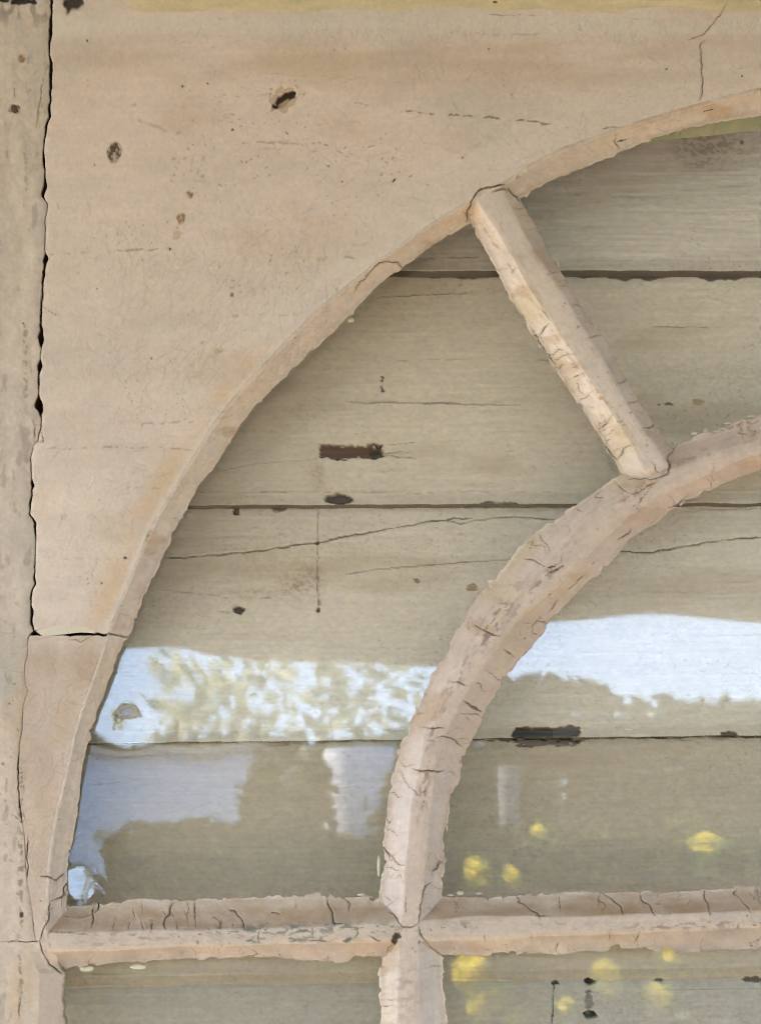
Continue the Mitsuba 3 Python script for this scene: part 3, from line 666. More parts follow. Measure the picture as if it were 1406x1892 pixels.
# arch moulding: bead on the outside, cove down to the glass inside; split at the joint
ain = line(ARCH_IN, 3000)
aout = _arch
def cut(p, lo, hi):
    return p[(p[:, 1] > lo) & (p[:, 1] < hi)]
def moulding(key, lo_o, hi_o, lo_i, hi_i, seed, inset):
    po, pi_ = cut(aout, lo_o, hi_o), cut(ain, lo_i, hi_i)
    n = 400
    O, I = line(po, n), line(pi_, n)
    # pair the two lines by closest direction: resample the inner line at the nearest points of the outer one
    k = cKDTree(I).query(O)[1].astype(float)
    k = np.maximum.accumulate(k)
    k = np.convolve(np.pad(k, 20, mode='edge'), np.ones(41) / 41, mode='valid')
    k[0], k[-1] = 0, n - 1
    I = np.stack([np.interp(k, np.arange(n), I[:, j]) for j in (0, 1)], -1)
    B = O * .86 + I * .14
    C = O * .80 + I * .20
    tint = bar_colour(lin(197, 179, 161), None, .3)
    strip_piece(key, (O, B, C, I), tint, seed, (0, inset), .8, (False, True), 2.4, 2.5e-4, 9.4e-3)
moulding(f'{SASH}__arch_moulding', 0, 1168, 0, 1176, 1, lambda P: 30 - 24 * sm(1110, 1380, P[:, 0]))
moulding(f'{SASH}__arch_moulding_001', 1171, 1735, 1179, 1735, 2, 22)

strip_piece(f'{SASH}__muntin', DIAG, bar_colour(lin(202, 185, 169), [(1010, 600, 130, 26, 1.0, OCHRE, .9), (1120, 775, 60, 22, 1.0, OCHRE, .8)], .6, 0, lin(176, 154, 136)), 3, (22, 14), 1.0,
            fade=lambda X, Y: 6e-4 * (1 - sm(345, 380, Y + .5 * (X - 905))) + 8e-3 * sm(862, 925, Y + .3 * (X - 1180)))
labels[f'{SASH}__muntin'] = {'label': 'straight slanting muntin with cracked ochre putty'}

mot = [(1000, 1075, 90, 10, -.9, PUR, .8), (925, 1130, 60, 14, -1.0, PUR, .9), (900, 1170, 30, 16, -1.0, PUR, .8), (845, 1250, 60, 12, -1.05, PUR, .6), (806, 1340, 40, 12, -1.2, PUR, .8), (788, 1420, 40, 12, -1.4, PUR, .9), (783, 1470, 26, 9, -1.5, PUR, 1.),
       (1180, 905, 60, 8, -.6, lin(150, 118, 92), .8), (1320, 830, 90, 9, -.35, PUR, .6), (770, 1520, 60, 5, -1.45, PUR, .4)]
strip_piece(f'{SASH}__muntin_001', CURV, bar_colour(lin(194, 174, 157), mot, .6, 0, lin(178, 156, 140)), 5, (18, 14), 1.25)
labels[f'{SASH}__muntin_001'] = {'label': 'curved inner muntin with transverse cracks'}

mot = [(x_, 1722 - .012 * (x_ - 400) - 3, 45, 9, 0, GRN, 1.) for x_ in (430, 500, 560, 640, 700)] + [(x_, 1738 - .012 * (x_ - 400), 40, 6, 0, GRN, .9) for x_ in (470, 540, 600)] + [(250, 1730, 90, 7, 0, PUR, .7), (200, 1745, 60, 5, 0, PUR, .5),
       (1020, 1706, 60, 6, 0, PUR, .4), (1240, 1712, 110, 6, 0, PUR, .8), (1330, 1706, 60, 5, 0, PUR, .6), (850, 1708, 30, 8, 0, PUR, .6), (300, 1690, 110, 10, 0, lin(172, 140, 108), .8), (560, 1690, 80, 9, 0, lin(172, 140, 108), .8), (1220, 1672, 80, 9, 0, lin(160, 124, 92), .8)]
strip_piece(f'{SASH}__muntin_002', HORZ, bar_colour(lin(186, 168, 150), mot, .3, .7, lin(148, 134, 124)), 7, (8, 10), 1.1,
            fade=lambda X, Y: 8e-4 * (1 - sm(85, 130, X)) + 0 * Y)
labels[f'{SASH}__muntin_002'] = {'label': 'horizontal muntin with many short cracks and grey mottling'}

strip_piece(f'{SASH}__muntin_003', VERT, bar_colour(lin(192, 174, 157), [(750, 1830, 20, 60, 0, PUR, .35)], .4), 9, (8, 8), 1.1)
labels[f'{SASH}__muntin_003'] = {'label': 'short upright muntin between the two lowest panes'}

# nails left in the paint
for x, y, r in ((27, 200, 5.5), (209, 274, 5.0)):
    m = trimesh.creation.icosphere(2, 1.0)
    v = np.array(m.vertices) * [r * S, 4e-4, r * S * 1.1] * (1 + .18 * rng.normal(size=(len(m.vertices), 1))) + at(x, y, 2.5e-4)
    scene[numbered(f'{SASH}__nail')] = mikit.ply(trimesh.Trimesh(v, m.faces, process=False), 'rust', smooth=True)

# ------------------------------------------------------------------ glass
mid = lambda a, b, n=200: (line(a, n) + line(b, n)) / 2
dg, cv, hz, vt = mid(DIAG[1], DIAG[2]), mid(CURV[1], CURV[2]), mid(HORZ[1], HORZ[2]), mid(VERT[1], VERT[2])
inner_line = line(ARCH_IN, 1200)
nrm = np.gradient(inner_line, axis=0)
nrm = np.stack([nrm[:, 1], -nrm[:, 0]], -1) / np.linalg.norm(nrm, axis=1, keepdims=True)
sgn = np.sign(((line(ARCH_OUT, 1200) - inner_line) * nrm).sum(1).mean())
seat = inner_line + nrm * sgn * 11                               # where the glass sits in its rebate behind the moulding
big = Polygon(np.vstack([seat, [(1600, 1715), (126, 1715)]])).buffer(0)
def half(poly, pts):
    return poly.intersection(Polygon(pts).buffer(0))
cut_d = shapely.LineString(np.vstack([[dg[0] - (dg[5] - dg[0]) * 3], dg, [dg[-1] + (dg[-1] - dg[-6]) * .5]]))
cvl = shapely.LineString(cv)
under = Polygon(np.vstack([cv, [(1600, 1720), (cv[0, 0], 1760)]])).buffer(0)
outside = big.difference(under)
right_of_d = Polygon(np.vstack([dg[0:1] + [-100, -260], dg, dg[-1:] + [30, 40], [(1700, 1200), (1700, -200)]])).buffer(0)
hb = Polygon(np.vstack([hz, [(1600, 1990), (70, 1990)]])).buffer(0)
PANES = [
    (outside.intersection(right_of_d), 0.0, 0.0, 21, 'upper glass pane between the slanting muntin and the arch top'),
    (outside.difference(right_of_d), 0.0128, 0.004, 22, 'tall wavy glass pane under the left side of the arch'),
    (under.intersection(big).difference(hb), -0.0128, 0.0, 23, 'glass pane inside the curved muntin with a strip of reflected sky'),
    (hb.intersection(Polygon([(98, 1500), (vt[0, 0], 1500)] + vt.tolist() + [(98, 2000)]).buffer(0)), 0.0, -0.006, 24, 'lowest glass pane beside the stile'),
    (hb.intersection(Polygon([(1600, 1500), (vt[0, 0], 1500)] + vt.tolist() + [(1600, 2000)]).buffer(0)), 0.0, 0.0, 25, 'lowest glass pane with yellow roses reflected in it'),
]
pane_keys = []
for poly, tilt, yaw, seed, lab in PANES:
    x0, y0, x1, y1 = poly.bounds
    st = 4.0
    gx, gy = np.arange(x0 - st, x1 + 2 * st, st), np.arange(y0 - st, y1 + 2 * st, st)
    X, Y = np.meshgrid(gx, gy)
    cxp, cyp = .5 * (x0 + x1), .5 * (y0 + y1)
    wav = 1.0
    dep = GL + (2.2e-4 if seed in (22, 23) else 1.5e-4) * N(X, Y, 190, 160, seed) * wav + (2.6e-5 if seed in (22, 23) else 8e-6) * N(X, Y, 110, 80, seed + 30) * wav
    if seed == 22:
        low = np.exp(-((X - 300) / 230) ** 2 - ((Y - 1290) / 190) ** 2)
        dep = dep + low * (6e-5 * N(X, Y, 105, 90, 71, 2))
        r = np.hypot(X - 236, (Y - 1332))
        dep = dep + 2.6e-4 * np.exp(-(r / 24) ** 2)            # the bull's eye in the sheet
        dep = dep + (-3.2e-3) * np.exp(-((X - 146) / 40) ** 2 - ((Y - 1684) / 66) ** 2)
    dep = dep + 1.2e-3 * (abs(tilt) > .01) - tilt * (Y - cyp) * S + yaw * (X - cxp) * S
    v = at(X, Y, dep).reshape(-1, 3)
    f = grid_faces(len(gy), len(gx))
    cen = np.stack([X, Y], -1).reshape(-1, 2)[f].mean(1)
    f = f[shapely.contains_xy(poly, cen[:, 0], cen[:, 1])]
    used, inv = np.unique(f, return_inverse=True)
    key = numbered(f'{SASH}__glass_pane')
    put(key, v[used], inv.reshape(f.shape), 'window_glass')
    labels[key] = {'label': lab}
    pane_keys.append((key, poly, tilt, yaw, cxp, cyp))
    # flecks of paint and putty left on the pane
    r = np.random.default_rng(seed)
    vs, fs, cnt = [], [], 0
    hug = poly.buffer(-9)
    edge_ring = hug.exterior if hasattr(hug, 'exterior') else max(hug.geoms, key=lambda g: g.area).exterior
    spots = []
    nsp = int(poly.area / (1500 if seed == 22 else 3200))
    while len(spots) < nsp:
        x, y = r.uniform(x0, x1), r.uniform(max(y0, 1000 if seed == 22 else y0), y1)
        if shapely.contains_xy(poly, x, y):
            spots.append((x, y, r.uniform(.5, 1.5), r.uniform(.4, 1.0)))
    for q in r.uniform(0, 1, int(edge_ring.length / 16)):
        p = edge_ring.interpolate(q, normalized=True)
        spots.append((p.x + r.normal() * 4, p.y + r.normal() * 4, r.uniform(1, 3.2), r.uniform(.8, 2.6)))
    for x, y, a, b in spots:
        k = 7
        an = np.arange(k) * 2 * np.pi / k + r.uniform(0, 1)
        rad = r.uniform(.6, 1.2, k)
        zz = GL + 1.2e-3 * (abs(tilt) > .01) - tilt * (y - cyp) * S + yaw * (x - cxp) * S
        ring = at(x + a * rad * np.cos(an), y + b * rad * np.sin(an), zz - 2.2e-4)
        tip = at(x, y, zz - 5e-4)[None]
        vs.append(np.vstack([ring, tip]))
        fs.append(np.stack([np.arange(k), (np.arange(k) + 1) % k, np.full(k, k)], -1) + cnt)
        cnt += k + 1
    kk = f'{key}__paint_flecks'
    put(kk, np.vstack(vs), np.vstack(fs), 'chalky_paint', smooth=False)
    labels[kk] = {'kind': 'stuff'}

# putty crumbs still stuck to the glass along the bars, each a lump of its own
CRUMB = [(1283, 800, 8, 5), (1304, 795, 6, 5), (1345, 781, 9, 4), (1388, 768, 8, 3), (1246, 818, 5, 4), (1030, 490, 5, 12), (925, 505, 4, 10), (943, 545, 4, 12), (935, 530, 4, 7), (160, 1790, 16, 7), (255, 1787, 18, 6), (668, 1654, 9, 4), (683, 1658, 8, 3),
         (850, 1650, 9, 5), (832, 1655, 8, 4), (885, 1651, 7, 3), (702, 1800, 5, 7), (700, 1600, 4, 26), (1352, 497, 34, 6), (825, 1520, 3, 22), (436, 775, 4, 12), (500, 705, 9, 6), (648, 590, 8, 6)]
for x, y, a, b in CRUMB:
    if y < 500 and x > 1300:
        continue
    m = trimesh.creation.icosphere(2, 1.0)
    v = np.array(m.vertices)
    v = v * (1 + .30 * meshkit.noise(v * 2.2 + x, 5)[:, None] - .15)
    w = at(x + a * .8 * v[:, 0], y + b * .8 * v[:, 2], 10.7e-3 + 7e-4 * v[:, 1])
    k = numbered(f'{SASH}__putty_crumb')
    t = trimesh.Trimesh(w, m.faces, process=False)
    if t.volume < 0:
        t.invert()
    scene[k] = mikit.ply(t, 'sash_paint', smooth=True, color=np.tile(lin(196, 188, 162) * (1 if y > 600 else .9), (len(w), 1)))

# ------------------------------------------------------------------ CLAPBOARD WALL behind the sash
WALL = 'clapboard_wall'
labels[WALL] = {'label': 'weathered pale olive clapboard wall of wide lapped boards seen behind the window sash', 'category': 'wall'}
YS, LAP = 0.047, 0.0068
LAPS = [((760, 70), (1406, 70)), ((760, 497), (1406, 497)), ((365, 932), (1406, 927)), ((490, 1369), (1406, 1358)), ((131, 1825), (1406, 1806)), ((131, 2290), (1406, 2265))]
ZL = []
for (xa, ya), (xb, yb) in LAPS:
    p, q = at(xa, ya, YS - LAP), at(xb, yb, YS - LAP)
    ZL.append((p[2], (q[2] - p[2]) / (q[0] - p[0]), p[0]))
zline = lambda k, X: ZL[k][0] + ZL[k][1] * (X - ZL[k][2])
B_CR = [([(305, 1031), (400, 1024), (480, 1017), (586, 1001), (700, 980), (800, 962), (872, 956)], 2.2, .8), ([(826, 962), (850, 966), (880, 961), (910, 958), (950, 955), (1030, 960)], 1.8, .6),
        ([(636, 1061), (690, 1053), (760, 1046), (860, 1038), (950, 1033)], 1.6, .5), ([(1140, 1019), (1200, 1020), (1260, 1010), (1330, 998), (1406, 993)], 2.0, .8),
        ([(1235, 950), (1300, 942), (1406, 938)], 1.3, .4), ([(698, 550), (760, 545), (865, 541)], 1.5, .5), ([(587, 935), (588, 1000), (586, 1075), (588, 1130)], 1.4, .5),
        ([(710, 823), (740, 820), (775, 817)], 1.4, .5), ([(706, 836), (765, 835)], 1.6, .7), ([(704, 842), (740, 844), (770, 847)], 1.4, .6), ([(400, 872), (480, 855), (590, 848)], 1.1, .25), ([(1206, 602), (1310, 605)], 1.5, .5),
        ([(1023, 1815), (1022, 1850), (1021, 1892)], 2.4, .8), ([(440, 1128), (420, 1131), (400, 1131)], 1.2, .4), ([(1215, 1830), (1406, 1826)], 1.0, .2), ([(640, 742), (780, 745), (960, 748)], 2.4, .3)]
B_ST = [([(655, 742), (740, 745)], 2.2, .35), ([(755, 746), (800, 745), (850, 744)], 3.0, .55), ([(365, 910), (560, 909), (760, 911), (1140, 909)], 1.6, .5), ([(300, 1090), (420, 1103), (520, 1105)], 2.2, .4), ([(960, 663), (1010, 665)], 2, .5),
        ([(585, 1052), (588, 1090), (590, 1130)], 4, .6), ([(700, 668), (860, 662), (950, 666)], 2.0, .3), ([(490, 1374), (560, 1372), (640, 1371)], 6, .5), ([(940, 1368), (1090, 1366), (1230, 1364), (1360, 1362)], 7, .55), ([(760, 478), (900, 474)], 1.6, .5)]
T_BC, W_BC, K_BC = samples(B_CR, .8, .9, 5)
T_BS, W_BS, K_BS = samples(B_ST, .9, .8, 6)
# bare or broken patches of the boards: x, y, half w, half h, angle, colour, depth, squareness
B_SPOT = [(650, 833, 57, 11, 0, BROWN, 2.5, 4), (695, 832, 11, 10, 0, lin(24, 14, 10), 7, 2), (626, 921, 24, 9, 0, lin(44, 26, 17), 3, 2), (440, 1127, 9, 7, 0, lin(40, 26, 18), 3, 2), (436, 941, 4, 9, 0, lin(54, 42, 32), 2, 4), (517, 939, 13, 5, 0, BOARD_WOOD, .3, 2),
          (902, 931, 12, 5, 0, BOARD_WOOD, .3, 2), (930, 931, 30, 4, 0, BOARD_WOOD, .3, 2), (586, 1002, 4, 4, 0, lin(50, 34, 26), 1, 2), (588, 1128, 3, 4, 0, lin(40, 30, 24), 1, 2), (1011, 1354, 60, 11, 0, lin(92, 84, 80), 1.5, 4), (985, 1356, 36, 8, 0, lin(74, 68, 66), 1.8, 3),
          (1000, 1370, 66, 9, 0, BOARD_WOOD * 1.4, .3, 2), (1349, 1356, 13, 5, 0, BOARD_WOOD, 1, 2), (1089, 1814, 9, 6, 0, lin(34, 28, 24), 2, 2), (1088, 1850, 7, 18, 0, lin(120, 116, 104), .5, 2), (1090, 1874, 10, 8, 0, lin(30, 26, 22), 3, 2), (1391, 1810, 20, 5, 0, BOARD_WOOD, .5, 2),
          (1216, 1810, 6, 2, 0, BOARD_WOOD, .5, 2), (1025, 1816, 6, 4, 0, BOARD_WOOD * .6, .5, 2), (1370, 260, 3, 5, 0, lin(40, 32, 26), 1, 2), (706, 706, 2, 8, 0, BOARD_WOOD, .2, 2), (1230, 746, 6, 1.6, 0, BOARD_WOOD, .2, 2), (770, 1073, 5, 4, 0, lin(150, 128, 96), .1, 2), (872, 1084, 10, 7, 0, lin(150, 128, 96), .1, 2),
          (1290, 742, 7, 4, 0, lin(156, 138, 108), .1, 2)]
SMUDGE = [(1310, 270, 70, 34, lin(132, 114, 96), .8), (1290, 300, 26, 16, lin(132, 114, 96), .5), (545, 1085, 34, 18, lin(150, 122, 100), .75), (575, 1060, 30, 22, lin(150, 122, 100), .5), (585, 880, 16, 26, lin(140, 122, 100), .6), (465, 1095, 40, 10, lin(150, 136, 112), .5), (520, 1040, 200, 60, lin(170, 152, 124), .35),
          (1330, 700, 200, 40, lin(160, 154, 138), .35), (1300, 860, 120, 30, lin(168, 160, 140), .3)]


def board_wear_shade(x, y, v, k):
    c = np.broadcast_to(BOARD * {1: (1.0, 1.03, 1.10), 4: (.77, .71, .62), 5: (.64, .65, .64)}.get(k, 1.0), x.shape + (3,)).copy()  # lower boards darkened in colour for the dimmer light down the wall
    c = c * (1 + .035 * N(x, y, 300, 60, 130 + k, 3) + .019 * N(x, y, 120, 3.2, 131, 2) + .016 * N(x, y, 40, 1.8, 132) + .04 * N(x, y, 3.6, 2.8, 133) + .028 * N(x, y, 8, 4, 196))[..., None]
    h = 5e-5 * N(x, y, 150, 5, 134, 2) + 3.5e-5 * N(x, y, 50, 2.4, 135)
    if k == 1:                                                   # heavy brush marks in the thick paint of the upper board
        b = N(x + 4 * N(x, y, 90, 30, 136), y, 64, 3.2, 137, 2)
        h = h + 1.3e-4 * b * sm(-1, .5, N(x, y, 200, 80, 138) + .4)
        c = c * (1 + .05 * b)[..., None]
    c = blend(c, lin(172, 154, 126), sm(.5, 1.8, N(x, y, 220, 50, 139, 3)) * .4)
    dust_shade = sm(1.0, 1.7, N(x, y, 2.6, 1.8, 140)) * sm(-.2, 1.0, N(x, y, 110, 60, 141, 2) + .2)
    c = blend(c, lin(112, 96, 76), dust_shade * .3)
    for sx, sy, a, b, col, kk in SMUDGE:
        g = np.exp(-((x - sx) / a) ** 2 - ((y - sy) / b) ** 2)
        c = blend(c, col, g * kk * (.35 + .65 * sm(-.4, .8, N(x, y, 4, 3, 142, 2))))
    q = np.stack([x, y], -1)
    d, i = T_BS.query(q, distance_upper_bound=14, workers=-1)
    i = np.minimum(i, len(W_BS) - 1)
    m = (1 - sm(W_BS[i] * .35, W_BS[i] * .6 + 1, d)) * K_BS[i] * sm(-.2, .6, N(x, y, 14, 4, 143, 2))
    c = blend(c, lin(104, 84, 64), m)
    d, i = T_BC.query(q, distance_upper_bound=14, workers=-1)
    i = np.minimum(i, len(W_BC) - 1)
    m = (1 - sm(W_BC[i] * .5 - .6, W_BC[i] * .5 + .9, d)) * np.minimum(1, K_BC[i] + .2)
    c = blend(c, lin(58, 44, 34), m * .9)
    h = h - m * 7e-4 * K_BC[i]
    for sx, sy, a, b, ang, col, dep, sq in B_SPOT:
        near = (np.abs(x - sx) < a * 1.6 + 5) & (np.abs(y - sy) < b * 1.9 + 5)
        if not near.any():
            continue
        xx, yy = np.abs(x[near] - sx), np.abs(y[near] - sy)
        e = np.maximum(xx - a, yy - b) if sq > 2 else (np.hypot(xx / a, yy / b) - 1) * min(a, b)
        e = e + (2.6 if a > 50 else 1.3) * N(x[near], y[near], 9, 4, 144, 2) + .9 * N(x[near], y[near], 3.5, 2.4, 146)
        m = 1 - sm(-.5, 1.2, e)
        cc = np.broadcast_to(col, c[near].shape) * (1 + .25 * N(x[near], y[near], 40, 2.6, 145, 2))[..., None]
        c[near] = blend(c[near], cc, m)
        h[near] -= m * dep * 1e-3
    return c, h


n_b = len(LAPS) - 1
VIS = [(720, 1500), (330, 1500), (150, 1500), (90, 1500), (80, 1500)]
for k in range(1, n_b + 1):
    vx0, vx1 = VIS[k - 1]
    xs = np.unique(np.concatenate([np.linspace(-0.33, at(vx0, 0, YS)[0], 20), np.arange(at(vx0, 0, YS)[0], at(1420, 0, YS)[0], 2.5 * S), np.linspace(at(1420, 0, YS)[0], .34, 10)]))
    nv = 235
    t = np.linspace(0, 1, nv)
    zt, zb = zline(k - 1, xs) + .004, zline(k, xs)
    Xw = np.broadcast_to(xs, (nv, len(xs)))
    Zw = zt[None] * (1 - t[:, None]) + zb[None] * t[:, None]
    dist = Zw - zb[None]                                          # height above the board's lower edge
    Yw = YS + .0006 - LAP * t[:, None] + 0 * Xw
    Yw = Yw + .35e-3 * np.clip(1 - dist / .0062, 0, 1) ** 1.2 - 3e-4 * np.exp(-((dist - .0064) / .0007) ** 2) - 4e-4 * np.exp(-((t[:, None] - .42) / .02) ** 2) * .0
    x, y = survey(np.stack([Xw, Yw, Zw], -1))
    c, h = board_wear_shade(x.ravel(), y.ravel(), t, k)
    c, h = c.reshape(x.shape + (3,)), h.reshape(x.shape)
    below = zline(k - 1, xs)[None] - Zw                           # under the edge of the board above the paint is ragged
    bare = 1 - sm(-.0003, .0004, below - {2: .0006, 3: -.0010, 4: .0001, 5: -.0006}.get(k, 0) - (.0012 if k == 2 else .0008) * N(x, y, 22, 300, 150 + k, 3))
    c = blend(c, BOARD_WOOD * (1 + .3 * N(x, y, 20, 3, 151, 2))[..., None], bare)
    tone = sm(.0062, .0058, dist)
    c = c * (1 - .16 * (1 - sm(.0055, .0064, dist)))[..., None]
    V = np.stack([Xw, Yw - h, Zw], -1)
    # underside of the lower edge, bare grey timber
    wob = 2.2e-4 * N(xs / S, xs * 0, 30, 1, 152 + k, 3)
    rows = [V]
    V[-1, :, 2] += wob
    cols = [c]
    for dy in (.0006, LAP + .002):
        e = V[-1].copy()
        e[:, 1] += dy
        rows.append(e[None])
        cols.append(np.broadcast_to(BOARD_WOOD * .75, (1, len(xs), 3)))
    V, c = np.concatenate(rows), np.concatenate(cols)
    key = numbered(f'{WALL}__clapboard')
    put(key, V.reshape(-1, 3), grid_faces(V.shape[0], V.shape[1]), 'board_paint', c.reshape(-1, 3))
# sheathing closing the wall behind the boards
m = trimesh.creation.box(extents=[7.0, .02, 2.72])
m.apply_translation([0.8, YS + .026, 1.36])
scene[f'{WALL}__sheathing'] = mikit.ply(m, 'old_wood')

# ------------------------------------------------------------------ what the glass reflects: porch roof, lawn, roses, hedge, white outbuilding; plus an added bounce deck
def box_mesh(x0, x1, y0, y1, z0, z1):
    m = trimesh.creation.box(extents=[x1 - x0, y1 - y0, z1 - z0])
    m.apply_translation([(x0 + x1) / 2, (y0 + y1) / 2, (z0 + z1) / 2])
    return m


g = trimesh.creation.box(extents=[300, 300, .02])
g.apply_translation([0, -60, -.01])
scene['ground'] = mikit.ply(g, 'lawn')
labels['ground'] = {'kind': 'structure'}
scene['bounce_deck_wood'] = {'type': 'diffuse', 'reflectance': mikit.proc(lambda p, n, uv: mikit.mix((0.19, 0.18, 0.16), (0.27, 0.255, 0.23), mikit.fbm(p.x * 2, p.y * 40, 0, 3)))}
labels['added_bounce_deck'] = {'kind': 'structure'}  # unseen deck, added to bounce light up onto sash and wall
for i in range(21):
    m = trimesh.creation.box(extents=[8.5, .117, .03])
    m.apply_translation([1.2, -.02 - .12 * i, .055])
    scene[f'added_bounce_deck__plank' + ('' if i == 0 else f'_{i:03d}')] = mikit.ply(m, 'bounce_deck_wood')

EAVE_Y, EAVE_Z = -2.45, 1.50 + .10 + .198 * 2.45
v = np.array([[-2.4, .03, 2.60], [5.5, .03, 2.60], [5.5, EAVE_Y, EAVE_Z], [-2.4, EAVE_Y, EAVE_Z]])  # left end shortened to admit sky light; ceiling toned pale for bounce
v = np.vstack([v, v + [0, 0, .10]])
roof = trimesh.Trimesh(v, [[0, 1, 2], [0, 2, 3], [4, 6, 5], [4, 7, 6], [0, 4, 5], [0, 5, 1], [1, 5, 6], [1, 6, 2], [2, 6, 7], [2, 7, 3], [3, 7, 4], [3, 4, 0]], process=True)
roof.fix_normals()
labels['porch_roof'] = {'label': 'brown boarded porch ceiling reflected dark in the upper glass', 'category': 'roof'}
scene['porch_roof__ceiling'] = mikit.ply(roof, 'ceiling_paint')

v = []
for yy_, z_ in ((EAVE_Y, EAVE_Z), (EAVE_Y + .13, EAVE_Z + .13 * (2.60 - EAVE_Z) / (.03 - EAVE_Y))):
    for x_ in (-2.4, 5.5):
        v += [[x_, yy_, z_ - .012], [x_, yy_, z_ - .001]]
trim = trimesh.convex.convex_hull(np.array(v))
scene['trim_paint'] = {'type': 'diffuse', 'reflectance': {'type': 'rgb', 'value': [0.80, 0.80, 0.80]}}
scene['porch_roof__eave_trim'] = mikit.ply(trim, 'trim_paint')


def leaves(n, centre, size, leaf, seed, boxy=False):
    r = np.random.default_rng(seed)
    p = r.normal(size=(n, 3))
    p /= np.linalg.norm(p, axis=1, keepdims=True)
    if boxy:
        p /= (np.abs(p) ** 8).sum(1, keepdims=True) ** .125
    p *= r.uniform(.25, 1, (n, 1)) ** .5
    p *= 1 + (.08 if boxy else .45) * (meshkit.noise(p * 2.4 + seed, 2)[:, None] - .5) * 2
    p = p * size + centre
    a, b = r.normal(size=(n, 3)), r.normal(size=(n, 3))
    a /= np.linalg.norm(a, axis=1, keepdims=True)
    b -= (a * b).sum(1, keepdims=True) * a
    b /= np.linalg.norm(b, axis=1, keepdims=True)
    L = leaf * r.uniform(.6, 1.2, (n, 1))
    v = np.stack([p - a * L, p + b * L * .45, p + a * L, p - b * L * .45], 1).reshape(-1, 3)
    i = np.arange(n)[:, None] * 4
    return v, np.vstack([np.hstack([i, i + 1, i + 2]), np.hstack([i, i + 2, i + 3])])


def bush(key, label, cat, centre, size, n, leaf, seed, group=None, boxy=False, mat='leaf'):
    v, f = leaves(n, np.array(centre), np.array(size), leaf, seed, boxy)
    labels[key] = {'label': label, 'category': cat, **({'group': group} if group else {})}
    scene[f'{key}__foliage'] = mikit.ply(trimesh.Trimesh(v, f, process=False), mat)
    m = trimesh.creation.cylinder(radius=.02 + .02 * size[2], height=max(centre[2], .1), sections=8)
    m.apply_translation([centre[0], centre[1], centre[2] / 2])
    scene[f'{key}__stem'] = mikit.ply(m, 'old_wood')


def mirror_point(x, y, yd, tilt=0.0):
    """Where a ray from the lens, reflected at survey point x, y of the pane, meets the upright plane at yd in the garden."""
    p = at(x, y, GL)
    d = p - CAM
    d = d / np.linalg.norm(d)
    n = np.array([0, -1, tilt])
    n /= np.linalg.norm(n)
    r = d - 2 * d.dot(n) * n
    return p + r * (yd - p[1]) / r[1]


bush('rose_bush', 'yellow rose bush reflected in the pane inside the curved muntin', 'plant', (.25, -3.15, .69), (2.3, .34, .69), 15000, .05, 3, None, True)
def rose(key, c, r, seed):
    q = np.random.default_rng(seed)
    vs, fs, k = [], [], 0
    for ringi, (rr, num, open_) in enumerate(((1.0, 6, .75), (.72, 5, .45), (.42, 4, .2))):
        for j in range(num):
            a = 2 * math.pi * (j + .5 * ringi) / num + q.uniform(-.2, .2)
            uu, vv = np.meshgrid(np.linspace(-1, 1, 5), np.linspace(0, 1, 4))
            wdt = rr * .62 * np.sqrt(np.clip(1 - (vv - .55) ** 2 * 2.2, .1, 1))
            px_ = rr * (.25 + open_ * vv) + .0 * uu
            py_ = wdt * uu
            pz_ = rr * .0 + (.9 - .35 * ringi * 0) * vv * (1.1 - open_) + .25 * ringi - .25 * (uu ** 2) * vv * open_
            P = np.stack([px_ * math.cos(a) - py_ * math.sin(a), px_ * math.sin(a) + py_ * math.cos(a), pz_ - .4], -1).reshape(-1, 3)
            vs.append(P), fs.append(grid_faces(4, 5) + k)
            k += 20
    v = np.vstack(vs) * r
    tiltv = trimesh.transformations.rotation_matrix(-1.0 + q.uniform(-.4, .4), [1, 0, 0]) @ trimesh.transformations.rotation_matrix(q.uniform(-.5, .5), [0, 1, 0])
    v = v @ tiltv[:3, :3].T + c
    ff = np.vstack(fs)
    scene[key] = mikit.ply((v, ff), 'rose_petal', smooth=True)
for x, y, r in ((862, 1620, .050), (942, 1622, .040), (1008, 1518, .030), (1305, 1558, .042), (866, 1790, .042), (905, 1842, .040), (918, 1826, .030), (1130, 1790, .036), (1222, 1834, .040), (1146, 1815, .036), (1246, 1764, .022), (1062, 1855, .026), (960, 1885, .03), (884, 1778, .034), (890, 1858, .036)):
    q = mirror_point(x, y, -2.66, -.0128 if y < 1700 else 0.0)
    rose(numbered('rose_bush__flower'), q, r * (1.15 if y < 1700 else 1.75 if x < 930 else 1.2), int(x))
    lv, lf = leaves(26, q + [.02, -.03, -.03], np.array([.09, .04, .075]), .026, int(x) + 5)
    k_ = numbered('rose_bush__leaf_spray')
    labels[k_] = {'kind': 'stuff'}
    scene[k_] = mikit.ply(trimesh.Trimesh(lv, lf, process=False), 'fresh_leaf')

for i, x in enumerate(np.linspace(-7.5, 9.5, 13)):
    hgt = 1.50 + .063 + .113 * 7.6 + .06 * math.sin(i * 2.3)
    k = 'hedge_shrub' if i == 0 else f'hedge_shrub_{i:03d}'
    bush(k, 'clipped dark green hedge shrub reflected below the strip of sky', 'shrub', (x, -7.6, hgt / 2), (.78, .45, hgt / 2), 5200, .11, 50 + i, 'hedge shrubs across the lawn', True)

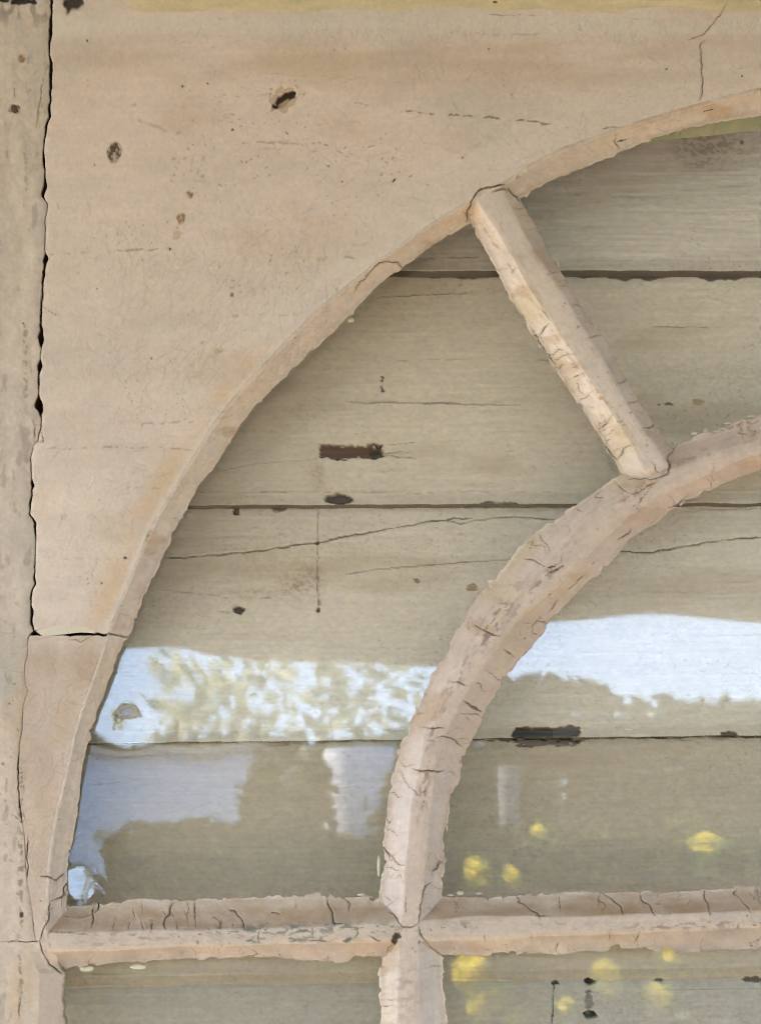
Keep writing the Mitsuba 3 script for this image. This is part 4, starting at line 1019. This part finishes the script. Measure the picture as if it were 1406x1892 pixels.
q = mirror_point(560, 1300, -7.2, .0128)
bush('garden_tree', 'loose green tree reflected in front of the sky in the tall pane', 'tree', (q[0], -7.2, q[2] - .2), (1.15, .5, .95), 640, .11, 91, None, False, 'pale_leaf')
q = mirror_point(330, 1290, -7.2, .0128)
bush('garden_tree_001', 'slim pale green tree reflected beside the round flaw of the tall pane', 'tree', (q[0], -7.2, q[2] - .1), (.28, .3, .7), 90, .11, 92, None, False, 'pale_leaf')
for i, x_ in enumerate((110, 270, 420, 560, 700)):
    q = mirror_point(x_, 1550, -5.6, .0128)
    bush('border_shrub' if i == 0 else f'border_shrub_{i:03d}', 'low dark border shrub reflected at the foot of the white outbuilding', 'shrub', (q[0], -5.5, q[2] / 2), (.62, .3, q[2] / 2), 2200, .08, 70 + i, 'border shrubs before the outbuilding', True)

for i, (x_, y_, w_) in enumerate(((505, 1405, .20), (598, 1400, .13), (742, 1440, .16))):
    q = mirror_point(x_, y_, -5.3, .0128)
    bush('tall_shrub' if i == 0 else f'tall_shrub_{i:03d}', ('dark loose shrub reflected beside the wall of the outbuilding', 'thin dark shrub reflected just left of the round tank', 'dark shrub reflected close to the curved muntin')[i], 'shrub', (q[0], -5.3, q[2] - .45), (w_, .2, .5), 420, .07, 120 + i)

labels['outbuilding'] = {'label': 'white walled outbuilding reflected in the tall pane under the arch', 'category': 'building'}
q0, q1 = mirror_point(130, 1375, -6.6, .0128), mirror_point(468, 1375, -6.6, .0128)
hw = box_mesh(q0[0] - .3, q1[0], -7.0, -6.6, 0, q1[2])
scene['outbuilding__wall'] = mikit.ply(hw, 'white_paint')
rf = box_mesh(q0[0] - .5, q1[0] + .1, -7.1, -6.5, q1[2], q1[2] + .06)
scene['outbuilding__roof'] = mikit.ply(rf, 'ceiling_paint')
q0, q1 = mirror_point(612, 1385, -6.0, .0128), mirror_point(735, 1505, -6.0, .0128)
labels['water_tank'] = {'label': 'pale round water tank reflected beside the curved muntin', 'category': 'tank'}
tk = trimesh.creation.cylinder(radius=(q1[0] - q0[0]) / 2, height=q0[2], sections=40)
tk.apply_translation([(q0[0] + q1[0]) / 2, -6.0, q0[2] / 2])
scene['water_tank'] = mikit.ply(tk, 'white_paint', smooth=40)
q0, q1 = mirror_point(925, 1400, -4.2, -.0128), mirror_point(968, 1590, -4.2, -.0128)
labels['garden_post'] = {'label': 'slim pale post reflected inside the curved muntin', 'category': 'post'}
m = trimesh.creation.cylinder(radius=(q1[0] - q0[0]) / 2, height=q0[2], sections=24)
m.apply_translation([(q0[0] + q1[0]) / 2, -4.2, q0[2] / 2])
scene['garden_post'] = mikit.ply(m, 'post_paint', smooth=40)
